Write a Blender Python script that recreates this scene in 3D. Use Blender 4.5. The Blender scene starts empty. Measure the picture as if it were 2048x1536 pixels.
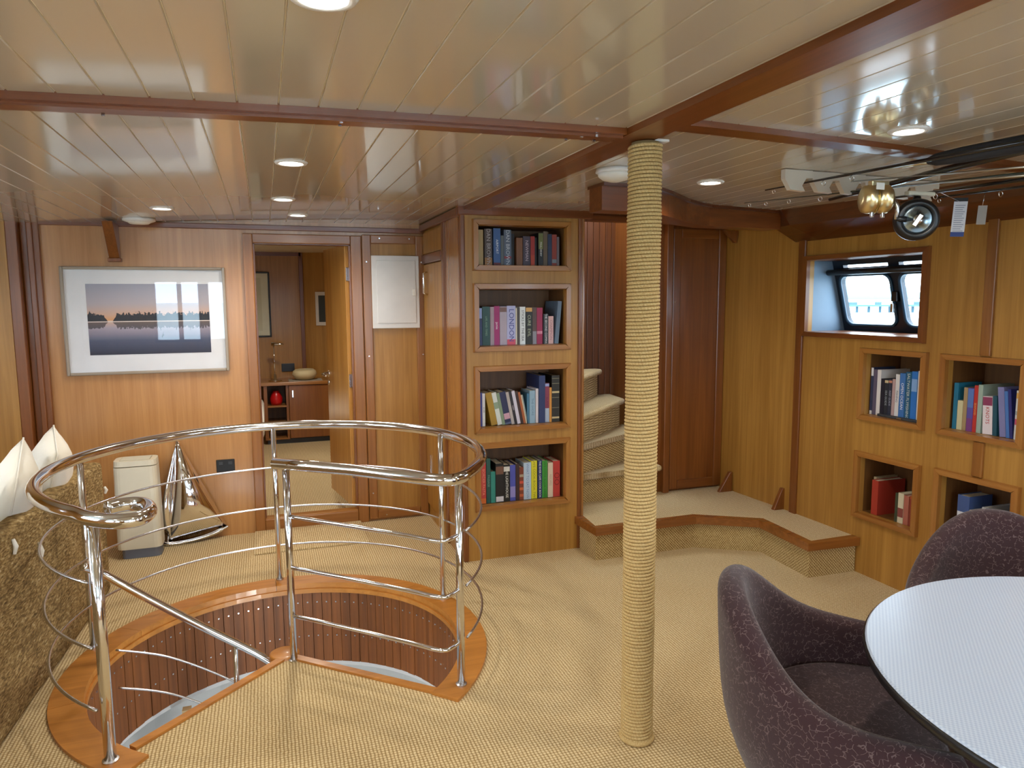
import bpy, bmesh, math, random
from mathutils import Vector, Matrix
random.seed(7)
PI = math.pi
scene = bpy.context.scene
COL = scene.collection

# ------------------------------------------------------------------ camera, world, exposure
CAM_H = 1.52
def camera():
    yaw, pitch, roll = (math.radians(a) for a in (18.94, 6.66, -0.35))
    f = Vector((math.sin(yaw)*math.cos(pitch), math.cos(yaw)*math.cos(pitch), -math.sin(pitch)))
    r = Vector((math.cos(yaw), -math.sin(yaw), 0)); u = r.cross(f)
    r2 = math.cos(roll)*r + math.sin(roll)*u; u2 = -math.sin(roll)*r + math.cos(roll)*u
    m = Matrix((( r2.x, u2.x, -f.x, 0), (r2.y, u2.y, -f.y, 0), (r2.z, u2.z, -f.z, CAM_H), (0, 0, 0, 1)))
    cd = bpy.data.cameras.new('camera'); cd.sensor_fit = 'HORIZONTAL'; cd.sensor_width = 36
    cd.lens = 1436/2048*36; cd.clip_start = .02; cd.clip_end = 9000
    co = bpy.data.objects.new('camera', cd); COL.objects.link(co); co.matrix_world = m
    scene.camera = co
camera()
vs = scene.view_settings
vs.view_transform = 'Standard'; vs.look = 'None'; vs.gamma = 1; vs.use_curve_mapping = False
vs.exposure = 0.1
scene.display_settings.display_device = 'sRGB'
SKY = 11.0
LAMP = 1.0
w = bpy.data.worlds.new('overcast_sky'); scene.world = w; w.use_nodes = True
bg = w.node_tree.nodes['Background']; bg.inputs[0].default_value = (.72, .85, 1, 1); bg.inputs[1].default_value = SKY
scene.cycles.use_denoising = True; scene.cycles.use_adaptive_sampling = True; scene.cycles.adaptive_threshold = .025
scene.cycles.max_bounces = 7; scene.cycles.diffuse_bounces = 4; scene.cycles.glossy_bounces = 4
scene.cycles.sample_clamp_indirect = 6
scene.cycles.caustics_reflective = False; scene.cycles.caustics_refractive = False

# ------------------------------------------------------------------ materials
MATS = {}
def lin(h):
    h = h.lstrip('#'); c = [int(h[i:i+2], 16)/255 for i in (0, 2, 4)]
    return tuple((x/12.92 if x <= .04045 else ((x+.055)/1.055)**2.4) for x in c) + (1,)
def col(c): return lin(c) if isinstance(c, str) else tuple(c)[:3] + (1,)
class NT:
    def __init__(s, name):
        s.m = bpy.data.materials.new(name); s.m.use_nodes = True; s.t = s.m.node_tree
        s.b = s.t.nodes['Principled BSDF']; s.out = s.t.nodes['Material Output']
    def n(s, typ, **kw):
        nd = s.t.nodes.new(typ)
        for k, v in kw.items():
            if k.startswith('i_'):
                key = k[2:]; key = int(key) if key.isdigit() else key.replace('_', ' ')
                nd.inputs[key].default_value = v
            else: setattr(nd, k, v)
        return nd
    def l(s, a, b): s.t.links.new(a, b)
    def math(s, op, a, b=None):
        nd = s.n('ShaderNodeMath', operation=op)
        for i, v in enumerate((a, b)):
            if v is None: continue
            if isinstance(v, (int, float)): nd.inputs[i].default_value = v
            else: s.l(v, nd.inputs[i])
        return nd.outputs[0]
    def ramp(s, fac, stops, interp='LINEAR'):
        nd = s.n('ShaderNodeValToRGB'); cr = nd.color_ramp; cr.interpolation = interp
        while len(cr.elements) < len(stops): cr.elements.new(.5)
        for e, (p, c) in zip(cr.elements, stops): e.position = p; e.color = col(c)
        s.l(fac, nd.inputs[0]); return nd.outputs[0]
    def bump(s, h, strength, dist=.01):
        nd = s.n('ShaderNodeBump'); nd.inputs['Strength'].default_value = strength; nd.inputs['Distance'].default_value = dist
        s.l(h, nd.inputs['Height']); s.l(nd.outputs[0], s.b.inputs['Normal'])
    def set(s, **kw):
        for k, v in kw.items(): s.b.inputs[k.replace('_', ' ')].default_value = v
    def coords(s, scale, kind='Object', rot=(0, 0, 0)):
        tc = s.n('ShaderNodeTexCoord'); mp = s.n('ShaderNodeMapping'); mp.inputs['Scale'].default_value = scale
        mp.inputs['Rotation'].default_value = rot
        s.l(tc.outputs[kind], mp.inputs[0]); return mp.outputs[0]
def plain(name, c, rough=.5, metal=0, coat=0, spec=.5):
    if name in MATS: return MATS[name]
    t = NT(name); t.set(Base_Color=col(c), Roughness=rough, Metallic=metal, Coat_Weight=coat, Specular_IOR_Level=spec)
    # faint natural unevenness so nothing is perfectly flat in tone
    nz = t.n('ShaderNodeTexNoise', i_Scale=9.0, i_Detail=3.0); t.l(t.coords((1, 1, 1)), nz.inputs[0])
    mix = t.n('ShaderNodeMix', data_type='RGBA', blend_type='MULTIPLY'); mix.inputs[0].default_value = .16
    mix.inputs[6].default_value = col(c); t.l(nz.outputs[0], mix.inputs[7]); 
    cc = col(c); mix.inputs[6].default_value = tuple(min(1, x*1.08) for x in cc[:3]) + (1,)
    t.l(mix.outputs[2], t.b.inputs['Base Color'])
    MATS[name] = t.m; return t.m
def wood(name, c1, c2, axis=2, rough=.3, coat=.25, grain=1.0):
    """varnished wood; grain runs along axis"""
    if name in MATS: return MATS[name]
    t = NT(name)
    sc = [38*grain]*3; sc[axis] = 1.3*grain
    v = t.coords(tuple(sc))
    n1 = t.n('ShaderNodeTexNoise', i_Scale=1.0, i_Detail=6.0, i_Roughness=.62, i_Distortion=.6); t.l(v, n1.inputs[0])
    sc2 = [5.5]*3; sc2[axis] = .35
    n2 = t.n('ShaderNodeTexNoise', i_Scale=1.0, i_Detail=3.0, i_Distortion=1.2); t.l(t.coords(tuple(sc2)), n2.inputs[0])
    mx = t.math('ADD', t.math('MULTIPLY', n1.outputs[0], .62), t.math('MULTIPLY', n2.outputs[0], .38))
    a, b = col(c1), col(c2)
    mid = tuple((x+y)/2 for x, y in zip(a, b))
    t.l(t.ramp(mx, [(.3, b), (.5, mid), (.68, a)]), t.b.inputs['Base Color'])
    t.set(Roughness=rough, Coat_Weight=coat, Coat_Roughness=.12)
    t.bump(n1.outputs[0], .06, .002)
    MATS[name] = t.m; return t.m
def metal(name, c, rough):
    if name in MATS: return MATS[name]
    t = NT(name); t.set(Base_Color=col(c), Metallic=1.0, Roughness=rough)
    nz = t.n('ShaderNodeTexNoise', i_Scale=14.0, i_Detail=2.0); t.l(t.coords((1, 1, 1)), nz.inputs[0])
    r = t.math('ADD', t.math('MULTIPLY', nz.outputs[0], .06), rough-.03); t.l(r, t.b.inputs['Roughness'])
    MATS[name] = t.m; return t.m
def emit(name, c, s):
    if name in MATS: return MATS[name]
    t = NT(name); t.set(Base_Color=col(c), Emission_Color=col(c), Emission_Strength=s); MATS[name] = t.m; return t.m
def carpet(name, mode, period=.0125, a='#cab080', b='#977a4c', c='#e6d4aa'):
    """looped sisal weave; mode: 'xy' floor, 'rz' upright faces"""
    t = NT(name); tc = t.n('ShaderNodeTexCoord'); sp = t.n('ShaderNodeSeparateXYZ'); t.l(tc.outputs['Object'], sp.inputs[0])
    k = PI/period
    if mode == 'xy': u, v = sp.outputs[0], sp.outputs[1]
    else: u, v = t.math('SUBTRACT', sp.outputs[0], t.math('MULTIPLY', sp.outputs[1], .9)), sp.outputs[2]
    nz = t.n('ShaderNodeTexNoise', i_Scale=30.0, i_Detail=2.0); t.l(tc.outputs['Object'], nz.inputs[0])
    wob = t.math('MULTIPLY', t.math('SUBTRACT', nz.outputs[0], .5), .006)
    u = t.math('ADD', u, wob)
    if mode != 'xy':   # diagonal basket look on the upright faces
        u2 = t.math('ADD', u, v); v = t.math('SUBTRACT', u, v); u = u2
    su = t.math('ABSOLUTE', t.math('SINE', t.math('MULTIPLY', u, k)))
    sv = t.math('ABSOLUTE', t.math('SINE', t.math('MULTIPLY', v, k)))
    h = t.math('MULTIPLY', t.math('POWER', su, .6), t.math('ADD', .4, t.math('MULTIPLY', sv, .6)))
    nc = t.n('ShaderNodeTexNoise', i_Scale=95.0, i_Detail=3.0); t.l(tc.outputs['Object'], nc.inputs[0])
    nb = t.n('ShaderNodeTexNoise', i_Scale=1.7, i_Detail=2.0); t.l(tc.outputs['Object'], nb.inputs[0])
    f = t.math('ADD', h, t.math('MULTIPLY', t.math('SUBTRACT', nc.outputs[0], .5), .7))
    f = t.math('ADD', f, t.math('MULTIPLY', t.math('SUBTRACT', nb.outputs[0], .5), .25))
    t.l(t.ramp(f, [(.18, b), (.62, a), (1., c)]), t.b.inputs['Base Color'])
    t.set(Roughness=.95, Specular_IOR_Level=.1, Sheen_Weight=.15); t.bump(h, .4, .005)
    MATS[name] = t.m; return t.m

VEN = wood('veneer_vertical', '#bd8c42', '#936325', rough=.4, coat=.08)
VENB = wood('veneer_back', '#c8935a', '#a5703d', rough=.28, coat=.3)
TRIM = wood('mahogany_vertical', '#8e5424', '#653612', rough=.32, coat=.15)
TRIMX = wood('mahogany_x', '#874b20', '#5b2d10', axis=0, rough=.3, coat=.2)
TRIMY = wood('mahogany_y', '#874b20', '#5b2d10', axis=1, rough=.3, coat=.2)
GOLDX = wood('shelf_trim_x', '#b27c3c', '#875020', axis=0, rough=.25, coat=.4)
GOLDY = wood('shelf_trim_y', '#b27c3c', '#875020', axis=1, rough=.25, coat=.4)
GOLDZ = wood('shelf_trim_z', '#b27c3c', '#875020', axis=2, rough=.25, coat=.4)
TEAK = wood('teak_rim', '#cb883e', '#a06424', axis=0, rough=.38, coat=.15, grain=.8)
STAVE = wood('dark_stave', '#8f5424', '#58300f', rough=.6, coat=0.0)
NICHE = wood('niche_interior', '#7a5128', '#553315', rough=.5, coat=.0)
CHROME = metal('polished_steel', (.78, .78, .8), .09)
STEEL = metal('satin_steel', (.62, .62, .64), .25)
MIRROR = metal('mirror_steel', (.82, .82, .84), .06)
BRASS = metal('gold_anodised', (.88, .74, .42), .3)
WHITE = plain('white_plastic', '#e9e6dc', .4)
OFFW = plain('ivory_plastic', '#d9d2bc', .45)
PAINT = plain('white_enamel', '#e2e0dc', .3)
BLACK = plain('black_plastic', '#141416', .35)
DARK = plain('dark_grey', '#3a3d42', .5)
CARPET = carpet('sisal_floor', 'xy')
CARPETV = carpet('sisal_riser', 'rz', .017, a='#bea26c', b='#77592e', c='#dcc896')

def ceiling_mat():
    t = NT('cream_lacquer'); t.set(Base_Color=col('#c9bfae'), Roughness=.12, Coat_Weight=.5, Coat_Roughness=.05, Specular_IOR_Level=.6)
    nz = t.n('ShaderNodeTexNoise', i_Scale=2.2, i_Detail=2.0); t.l(t.coords((1, .3, 1)), nz.inputs[0])
    t.l(t.ramp(nz.outputs[0], [(.3, '#c2b8a6'), (.7, '#ccc3b1')]), t.b.inputs['Base Color'])
    n2 = t.n('ShaderNodeTexNoise', i_Scale=5.0, i_Detail=1.0); t.l(t.coords((1, .35, 1)), n2.inputs[0]); t.bump(n2.outputs[0], .02, .01)
    return t.m
CEIL = ceiling_mat()
def rope_mat():
    t = NT('manila_rope'); t.set(Roughness=.9, Specular_IOR_Level=.15)
    uv = t.n('ShaderNodeTexCoord'); sp = t.n('ShaderNodeSeparateXYZ'); t.l(uv.outputs['UV'], sp.inputs[0])
    s = t.math('SINE', t.math('MULTIPLY', t.math('ADD', sp.outputs[0], sp.outputs[1]), 2*PI))
    nz = t.n('ShaderNodeTexNoise', i_Scale=260.0, i_Detail=2.0); t.l(uv.outputs['Object'], nz.inputs[0])
    f = t.math('ADD', t.math('MULTIPLY', s, .06), nz.outputs[0])
    t.l(t.ramp(f, [(.2, '#b08c58'), (.5, '#c6a972'), (.85, '#dcc796')]), t.b.inputs['Base Color'])
    t.bump(f, .25, .003); return t.m
ROPE = rope_mat()
def fabric_crackle():
    t = NT('aubergine_crackle_fabric'); t.set(Roughness=.9, Specular_IOR_Level=.12, Sheen_Weight=.25, Sheen_Roughness=.5)
    v = t.coords((1, 1, 1))
    nz = t.n('ShaderNodeTexNoise', i_Scale=26.0, i_Detail=2.0); t.l(v, nz.inputs[0])
    ad = t.n('ShaderNodeMix', data_type='RGBA', blend_type='ADD'); ad.inputs[0].default_value = .035; t.l(v, ad.inputs[6]); t.l(nz.outputs[1], ad.inputs[7])
    vo = t.n('ShaderNodeTexVoronoi', feature='DISTANCE_TO_EDGE', i_Scale=62.0); t.l(ad.outputs[2], vo.inputs[0])
    n2 = t.n('ShaderNodeTexNoise', i_Scale=70.0, i_Detail=1.0); t.l(v, n2.inputs[0])
    line = t.math('LESS_THAN', vo.outputs[0], .036)
    br = t.math('GREATER_THAN', n2.outputs[0], .47)
    t.l(t.ramp(t.math('MULTIPLY', line, br), [(0, '#3c292b'), (1, '#655352')]), t.b.inputs['Base Color'])
    n3 = t.n('ShaderNodeTexNoise', i_Scale=400.0); t.l(v, n3.inputs[0]); t.bump(n3.outputs[0], .2, .002)
    return t.m
UPH = fabric_crackle()
def woven_mat():
    t = NT('woven_seagrass'); t.set(Roughness=.9, Specular_IOR_Level=.15)
    tc = t.n('ShaderNodeTexCoord'); mp = t.n('ShaderNodeMapping'); mp.inputs['Rotation'].default_value = (.5, 0, 0); mp.inputs['Scale'].default_value = (45, 38, 120)
    t.l(tc.outputs['Object'], mp.inputs[0])
    n1 = t.n('ShaderNodeTexNoise', i_Scale=1.0, i_Detail=3.0, i_Roughness=.6); t.l(mp.outputs[0], n1.inputs[0])
    n2 = t.n('ShaderNodeTexNoise', i_Scale=9.0, i_Detail=2.0); t.l(tc.outputs['Object'], n2.inputs[0])
    f = t.math('ADD', t.math('MULTIPLY', n1.outputs[0], .8), t.math('MULTIPLY', n2.outputs[0], .2))
    t.l(t.ramp(f, [(.3, '#54442e'), (.46, '#897048'), (.58, '#ad9364'), (.72, '#d8c9a4')]), t.b.inputs['Base Color'])
    t.bump(n1.outputs[0], .9, .012); return t.m
WOVEN = woven_mat()
def linen(name, c):
    t = NT(name); t.set(Base_Color=col(c), Roughness=.95, Specular_IOR_Level=.1, Sheen_Weight=.2)
    nz = t.n('ShaderNodeTexNoise', i_Scale=7.0, i_Detail=4.0); t.l(t.coords((1, 1, 1)), nz.inputs[0]); t.bump(nz.outputs[0], .35, .03)
    return t.m
LINEN = linen('white_linen', '#efebdf')
def glass_mat(name, tint=(1, 1, 1)):
    t = NT(name); tr = t.n('ShaderNodeBsdfTransparent'); tr.inputs[0].default_value = tint + (1,)
    gl = t.n('ShaderNodeBsdfGlossy'); gl.inputs[1].default_value = .015
    lw = t.n('ShaderNodeLayerWeight', i_Blend=.5); mx = t.n('ShaderNodeMixShader')
    sch = t.math('ADD', t.math('MULTIPLY', t.math('POWER', lw.outputs['Facing'], 5.0), .94), .045)
    t.l(sch, mx.inputs[0]); t.l(tr.outputs[0], mx.inputs[1]); t.l(gl.outputs[0], mx.inputs[2]); t.l(mx.outputs[0], t.out.inputs[0])
    return t.m
GLASS = glass_mat('clear_glass'); WGLASS = glass_mat('window_glass', (.93, .98, .99))

# ------------------------------------------------------------------ builders
def offs(p):
    v = Vector((0, 0, 0))
    while p is not None: v += p.location; p = p.parent
    return v
def link(o, parent=None):
    COL.objects.link(o)
    if parent is not None: o.parent = parent
    return o
def mesh(name, verts, faces, mat, parent=None, smooth=False, origin=None):
    o0 = offs(parent) if parent is not None else (Vector(origin) if origin is not None else Vector((0, 0, 0)))
    me = bpy.data.meshes.new(name); me.from_pydata([tuple(Vector(v)-o0) for v in verts], [], faces); me.update()
    bm = bmesh.new(); bm.from_mesh(me); bmesh.ops.recalc_face_normals(bm, faces=bm.faces); bm.to_mesh(me); bm.free()
    if smooth: me.polygons.foreach_set('use_smooth', [True]*len(me.polygons))
    me.materials.append(mat); o = bpy.data.objects.new(name, me)
    if parent is None: o.location = o0
    return link(o, parent)
def from_bm(name, bm, mat, parent=None, smooth=False, origin=None):
    o0 = offs(parent) if parent is not None else (Vector(origin) if origin is not None else Vector((0, 0, 0)))
    bmesh.ops.recalc_face_normals(bm, faces=bm.faces)
    bmesh.ops.translate(bm, verts=bm.verts, vec=-o0)
    me = bpy.data.meshes.new(name); bm.to_mesh(me); bm.free()
    if smooth: me.polygons.foreach_set('use_smooth', [True]*len(me.polygons))
    me.materials.append(mat); o = bpy.data.objects.new(name, me)
    if parent is None: o.location = o0
    return link(o, parent)
def add_box(bm, lo, hi, M=None):
    vs_ = [bm.verts.new((x, y, z)) for x in (lo[0], hi[0]) for y in (lo[1], hi[1]) for z in (lo[2], hi[2])]
    fs = [(0, 1, 3, 2), (4, 6, 7, 5), (0, 4, 5, 1), (2, 3, 7, 6), (0, 2, 6, 4), (1, 5, 7, 3)]
    faces = [bm.faces.new([vs_[i] for i in f]) for f in fs]
    if M is not None:
        for v in vs_: v.co = M @ v.co
    return vs_
def bevel(bm, w_, seg=2):
    if w_ > 0: bmesh.ops.bevel(bm, geom=list(bm.edges), offset=w_, segments=seg, affect='EDGES', profile=.5, clamp_overlap=True)
def box(name, lo, hi, mat, parent=None, bev=0.0, M=None, origin=None, smooth=False, seg=2):
    bm = bmesh.new(); add_box(bm, lo, hi); bevel(bm, bev, seg)
    if M is not None: bmesh.ops.transform(bm, matrix=M, verts=bm.verts)
    return from_bm(name, bm, mat, parent, smooth, origin)
def prism(name, poly, z0, z1, mat, parent=None, bev=0, origin=None, M=None):
    bm = bmesh.new()
    b = [bm.verts.new((x, y, z0)) for x, y in poly]; t = [bm.verts.new((x, y, z1)) for x, y in poly]
    n = len(poly); bm.faces.new(b[::-1]); bm.faces.new(t)
    for i in range(n): bm.faces.new([b[i], b[(i+1) % n], t[(i+1) % n], t[i]])
    bevel(bm, bev)
    if M is not None: bmesh.ops.transform(bm, matrix=M, verts=bm.verts)
    return from_bm(name, bm, mat, parent, False, origin)
def tube_data(pts, rad, seg=10, cyclic=False, cap=True):
    pts = [Vector(p) for p in pts]; n = len(pts); verts, faces = [], []
    rads = rad if isinstance(rad, (list, tuple)) else [rad]*n
    tan = []
    for i in range(n):
        a = pts[(i-1) % n] if (i > 0 or cyclic) else pts[i]; b = pts[(i+1) % n] if (i < n-1 or cyclic) else pts[i]
        tan.append((b-a).normalized())
    up = Vector((0, 0, 1)) if abs(tan[0].z) < .9 else Vector((1, 0, 0))
    nrm = (up - tan[0]*up.dot(tan[0])).normalized()
    for i in range(n):
        nrm = (nrm - tan[i]*nrm.dot(tan[i])).normalized(); bi = tan[i].cross(nrm)
        for k in range(seg):
            a = 2*PI*k/seg; verts.append(pts[i] + (nrm*math.cos(a) + bi*math.sin(a))*rads[i])
    m = n if cyclic else n-1
    for i in range(m):
        for k in range(seg):
            j = (i+1) % n; faces.append((i*seg+k, i*seg+(k+1) % seg, j*seg+(k+1) % seg, j*seg+k))
    if cap and not cyclic:
        faces.append(tuple(range(seg))[::-1]); faces.append(tuple((n-1)*seg+k for k in range(seg)))
    return verts, faces
def tube(name, pts, rad, mat, parent=None, seg=10, cyclic=False, origin=None, cap=True):
    v, f = tube_data(pts, rad, seg, cyclic, cap); return mesh(name, v, f, mat, parent, True, origin)
def smooth_path(pts, n=8):
    P = [Vector(p) for p in pts]; out = []
    for i in range(len(P)-1):
        p0 = P[max(i-1, 0)]; p1 = P[i]; p2 = P[i+1]; p3 = P[min(i+2, len(P)-1)]
        for k in range(n):
            t = k/n; out.append(.5*((2*p1) + (p2-p0)*t + (2*p0-5*p1+4*p2-p3)*t*t + (3*p1-p0-3*p2+p3)*t**3))
    out.append(P[-1]); return out
def lathe(name, prof, center, mat, parent=None, seg=28, M=None, origin=None, smooth=True):
    verts, faces = [], []; c = Vector(center); n = len(prof)
    for r, z in prof:
        for k in range(seg):
            a = 2*PI*k/seg; p = Vector((r*math.cos(a), r*math.sin(a), z))
            if M is not None: p = M @ p
            verts.append(c+p)
    for i in range(n-1):
        for k in range(seg): faces.append((i*seg+k, i*seg+(k+1) % seg, (i+1)*seg+(k+1) % seg, (i+1)*seg+k))
    faces.append(tuple(range(seg))); faces.append(tuple((n-1)*seg+k for k in range(seg)))
    return mesh(name, verts, faces, mat, parent, smooth, origin)
def empty(name, loc, label=None, cat=None, group=None, kind=None):
    o = bpy.data.objects.new(name, None); o.empty_display_size = .05; COL.objects.link(o); o.location = loc
    tag(o, label, cat, group, kind); return o
def tag(o, label=None, cat=None, group=None, kind=None):
    for k, v in (('label', label), ('category', cat), ('group', group), ('kind', kind)):
        if v: o[k] = v
    return o
def struct(o, label=None, cat=None): return tag(o, label, cat, None, 'structure')
def text_mesh(name, body, size, M, mat, parent, align='CENTER'):
    cu = bpy.data.curves.new('tmp_text', 'FONT'); cu.body = body; cu.size = size; cu.align_x = align; cu.align_y = 'CENTER'; cu.resolution_u = 2
    to = bpy.data.objects.new('tmp_text', cu); COL.objects.link(to)
    me = bpy.data.meshes.new_from_object(to); bpy.data.objects.remove(to); bpy.data.curves.remove(cu)
    me.name = name; me.transform(M); me.transform(Matrix.Translation(-offs(parent))); me.materials.clear(); me.materials.append(mat)
    o = bpy.data.objects.new(name, me); return link(o, parent)
def zc(x): return 2.035 - .0081*(x-1.3)**2          # cambered deckhead
def xw(y, d=0): return 3.07 - .035*(y-3) + d        # hull-side lining

# ------------------------------------------------------------------ floor
CX, CY, RO, RI = .026, 3.133, .8746, .757
A0, A1 = math.radians(-46), math.radians(233)        # hatch rim runs from A0 counter-clockwise to A1
def ringpt(a, r, z=0): return (CX+r*math.cos(a), CY+r*math.sin(a), z)
NEWEL = (.035, 3.075)
def floor():
    bm = bmesh.new()
    outer = [(-2.75, -3.3), (xw(-3.3), -3.3), (xw(3.53), 3.53), (3.0, 4.3), (1.8, 5.0), (1.8, 4.92), (-2.75, 4.92)]
    hole = [ringpt(A0+(A1-A0)*i/72, RO-.01)[:2] for i in range(73)] + [(-.478, 2.585), NEWEL, (.585, 2.565)]
    es = []
    for loop in (outer, hole):
        vv = [bm.verts.new((x, y, 0)) for x, y in loop]
        for i in range(len(vv)): es.append(bm.edges.new((vv[i], vv[(i+1) % len(vv)])))
    bmesh.ops.triangle_fill(bm, edges=es, use_beauty=True)
    r = bmesh.ops.extrude_face_region(bm, geom=list(bm.faces))
    bmesh.ops.translate(bm, verts=[v for v in r['geom'] if isinstance(v, bmesh.types.BMVert)], vec=(0, 0, -.03))
    o = from_bm('floor', bm, CARPET); struct(o, 'woven straw-coloured sisal carpet covering the saloon floor', 'floor')
floor()

# ------------------------------------------------------------------ ceiling boards and battens
def ceiling():
    root = empty('ceiling', (0, 0, 2.0), 'glossy cream tongue-and-groove boarded ceiling', 'ceiling', None, 'structure')
    k = 0; x = -2.741
    while x < 3.0:
        x0, x1 = x+.001, x+.099
        xm = (x0+x1)/2
        spans = [(-3.3, 4.93)]
        if xm > 1.05: spans = [(-3.3, 3.99)]
        if xm > 1.8: spans = [(-3.3, 4.06)]
        if xm > 2.5: spans = [(-3.3, 4.3)]
        for (y0, y1) in spans:
            zl, zr = zc(x0), zc(x1); b = .0022
            prof = [(x0, zl+.003), (x0+b, zl), (x1-b, zr), (x1, zr+.003), (x1, zr+.02), (x0, zl+.02)]
            verts = [(px, yy, pz) for yy in (y0, y1) for px, pz in prof]
            faces = [tuple(range(6)), tuple(range(6, 12))] + [(i, (i+1) % 6, 6+(i+1) % 6, 6+i) for i in range(6)]
            mesh('ceiling_board', verts, faces, CEIL, root)
        x += .1
    # deck above the boards, open over the companionway
    gro = plain('groove_shadow_gap', '#cdbb96', .6)
    bm = bmesh.new(); add_box(bm, (-2.8, -3.35, 2.06), (3.2, 4.0, 2.09)); add_box(bm, (-2.8, 4.0, 2.06), (1.78, 5.0, 2.09)); add_box(bm, (2.54, 4.0, 2.06), (3.2, 5.0, 2.09))
    from_bm('deckhead_panel', bm, gro, root)
    # tongues closing the grooves
    bm = bmesh.new(); x = -2.741
    while x < 3.0:
        add_box(bm, (x-.002, -3.3, zc(x)+.0035), (x+.002, 3.99 if x > 1.05 else 4.93, zc(x)+.012)); x += .1
    tag(from_bm('board_tongue', bm, plain('tongue_cream', '#ece6d8', .5), root), kind='stuff')
ceiling()
def batten(name, path, width, thick, mat, along, label, mids=True):
    """flat strip under the ceiling following its camber; path: list of (x, y) centre points"""
    verts, faces = [], []
    for (x, y) in path:
        for s in (-1, 1):
            px, py = (x+s*width/2, y) if along == 'y' else (x, y+s*width/2)
            z = zc(x)+.004
            verts += [(px, py, z), (px, py, z-thick)]
    n = len(path)
    for i in range(n-1):
        a, b = i*4, (i+1)*4
        faces += [(a, a+1, b+1, b), (a+2, b+2, b+3, a+3), (a+1, a+3, b+3, b+1), (a, b, b+2, a+2)]
    faces += [(0, 2, 3, 1), ((n-1)*4, (n-1)*4+1, (n-1)*4+3, (n-1)*4+2)]
    root = empty(name, (path[0][0], path[0][1], zc(path[0][0])), label, 'beam', None, 'structure')
    mesh('plank', verts, faces, mat, root)
    return root
b2 = batten('trim_1', [(1.1215, -3.3), (1.1215, 3.96)], .115, .024, TRIMY, 'y', 'wide dark mahogany fore-and-aft ceiling batten meeting the rope-wrapped post')
b1 = batten('trim_2', [(-2.74+i*(3.802/12), 2.064) for i in range(13)], .112, .022, TRIMX, 'x', 'dark mahogany ceiling batten crossing the left side of the room')
mesh('cap_strip', [(x, y, zc(x)-dz) for x in [-2.74+i*(3.80/12) for i in range(13)] for (y, dz) in ((2.03, .018), (2.03, .026), (2.066, .026), (2.066, .018))],
     [(i*4+k, i*4+(k+1) % 4, i*4+4+(k+1) % 4, i*4+4+k) for i in range(12) for k in range(4)] + [(0, 1, 2, 3), (48, 49, 50, 51)], TRIMX, b1)
b3 = batten('trim_3', [(1.179+i*(1.75/8), 1.893+.085*i*(1.75/8)) for i in range(9)], .078, .022, TRIMX, 'x', 'dark mahogany ceiling batten crossing the right side beside the fishing rods')
bm = bmesh.new()
for (sx, sy) in ((.22, 2.05), (.22, 2.09), (-.36, 2.1), (.93, 2.05), (.97, 2.03), (.99, 2.09), (.9, 2.1)):
    add_box(bm, (sx-.004, sy-.004, zc(sx)-.0275), (sx+.004, sy+.004, zc(sx)-.02))
tag(from_bm('screw_heads', bm, STEEL, b1), kind='stuff')

# ------------------------------------------------------------------ walls
YB = 4.92
def quad_wall(name, x0, x1, y, z0, z1, holes, mat, thick=.05, parent=None):
    """transverse panel with rectangular holes, cells as boxes' front/back faces"""
    xs = sorted({x0, x1, *[h[0] for h in holes], *[h[1] for h in holes]}); zs = sorted({z0, z1, *[h[2] for h in holes], *[h[3] for h in holes]})
    bm = bmesh.new()
    for i in range(len(xs)-1):
        for j in range(len(zs)-1):
            cx, cz_ = (xs[i]+xs[i+1])/2, (zs[j]+zs[j+1])/2
            if any(h[0] < cx < h[1] and h[2] < cz_ < h[3] for h in holes): continue
            add_box(bm, (xs[i], y, zs[j]), (xs[i+1], y+thick, zs[j+1]))
    return from_bm(name, bm, mat, parent)
wb = struct(quad_wall('wall_back', -1.31, 1.06, YB, 0, 2.06, [(-.05, .56, .085, 1.89)], VENB), 'varnished timber bulkhead behind the round stairwell', 'wall')
box('cornice_strip', (-1.3, YB-.02, 1.972), (1.05, YB, 2.005), TRIMX, wb, .004)
box('corner_post', (-1.31, YB-.03, 0), (-1.215, YB, 1.99), TRIM, wb, .008)
box('post_bead', (-1.275, YB-.045, 0), (-1.245, YB-.028, 1.985), TRIM, wb, .006)
wp = struct(quad_wall('wall_left_forward', -2.75, -1.365, YB-.09, 0, 2.06, [], VEN), 'plain wood partition at the far left behind the sofa', 'wall')
box('edge_post', (-1.365, YB-.09, 0), (-1.31, YB-.005, 1.995), TRIM, wp, .004)
# door frame
def frame_z(prefix, x0, x1, z0, z1, y, w_, d, mats, parent, bot=True, top=True):
    box(prefix, (x0, y-d, z0), (x0+w_, y, z1), mats[1], parent, .006)
    box(prefix, (x1-w_, y-d, z0), (x1, y, z1), mats[1], parent, .006)
    if top: box(prefix, (x0+w_, y-d, z1-w_), (x1-w_, y, z1), mats[0], parent, .006)
    if bot: box(prefix, (x0+w_, y-d, z0), (x1-w_, y, z0+w_), mats[0], parent, .006)
DFR = wood('door_frame_z', '#a86e36', '#80501f', rough=.3, coat=.2); DFRX = wood('door_frame_x', '#a86e36', '#80501f', axis=0, rough=.3, coat=.2)
d1 = empty('door_1', (.26, YB, 0), 'open timber cabin door in a raised-sill frame', 'door', None, 'structure')
box('jamb', (-.11, YB-.025, 0.0), (-.05, YB, 1.95), DFR, d1, .006)
box('jamb', (.56, YB-.025, 0.0), (.63, YB, 1.95), DFR, d1, .006)
box('head', (-.05, YB-.025, 1.89), (.56, YB, 1.95), DFRX, d1, .006)
box('sill', (-.05, YB-.02, 0), (.56, YB, .085), DFRX, d1, .006)
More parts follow.
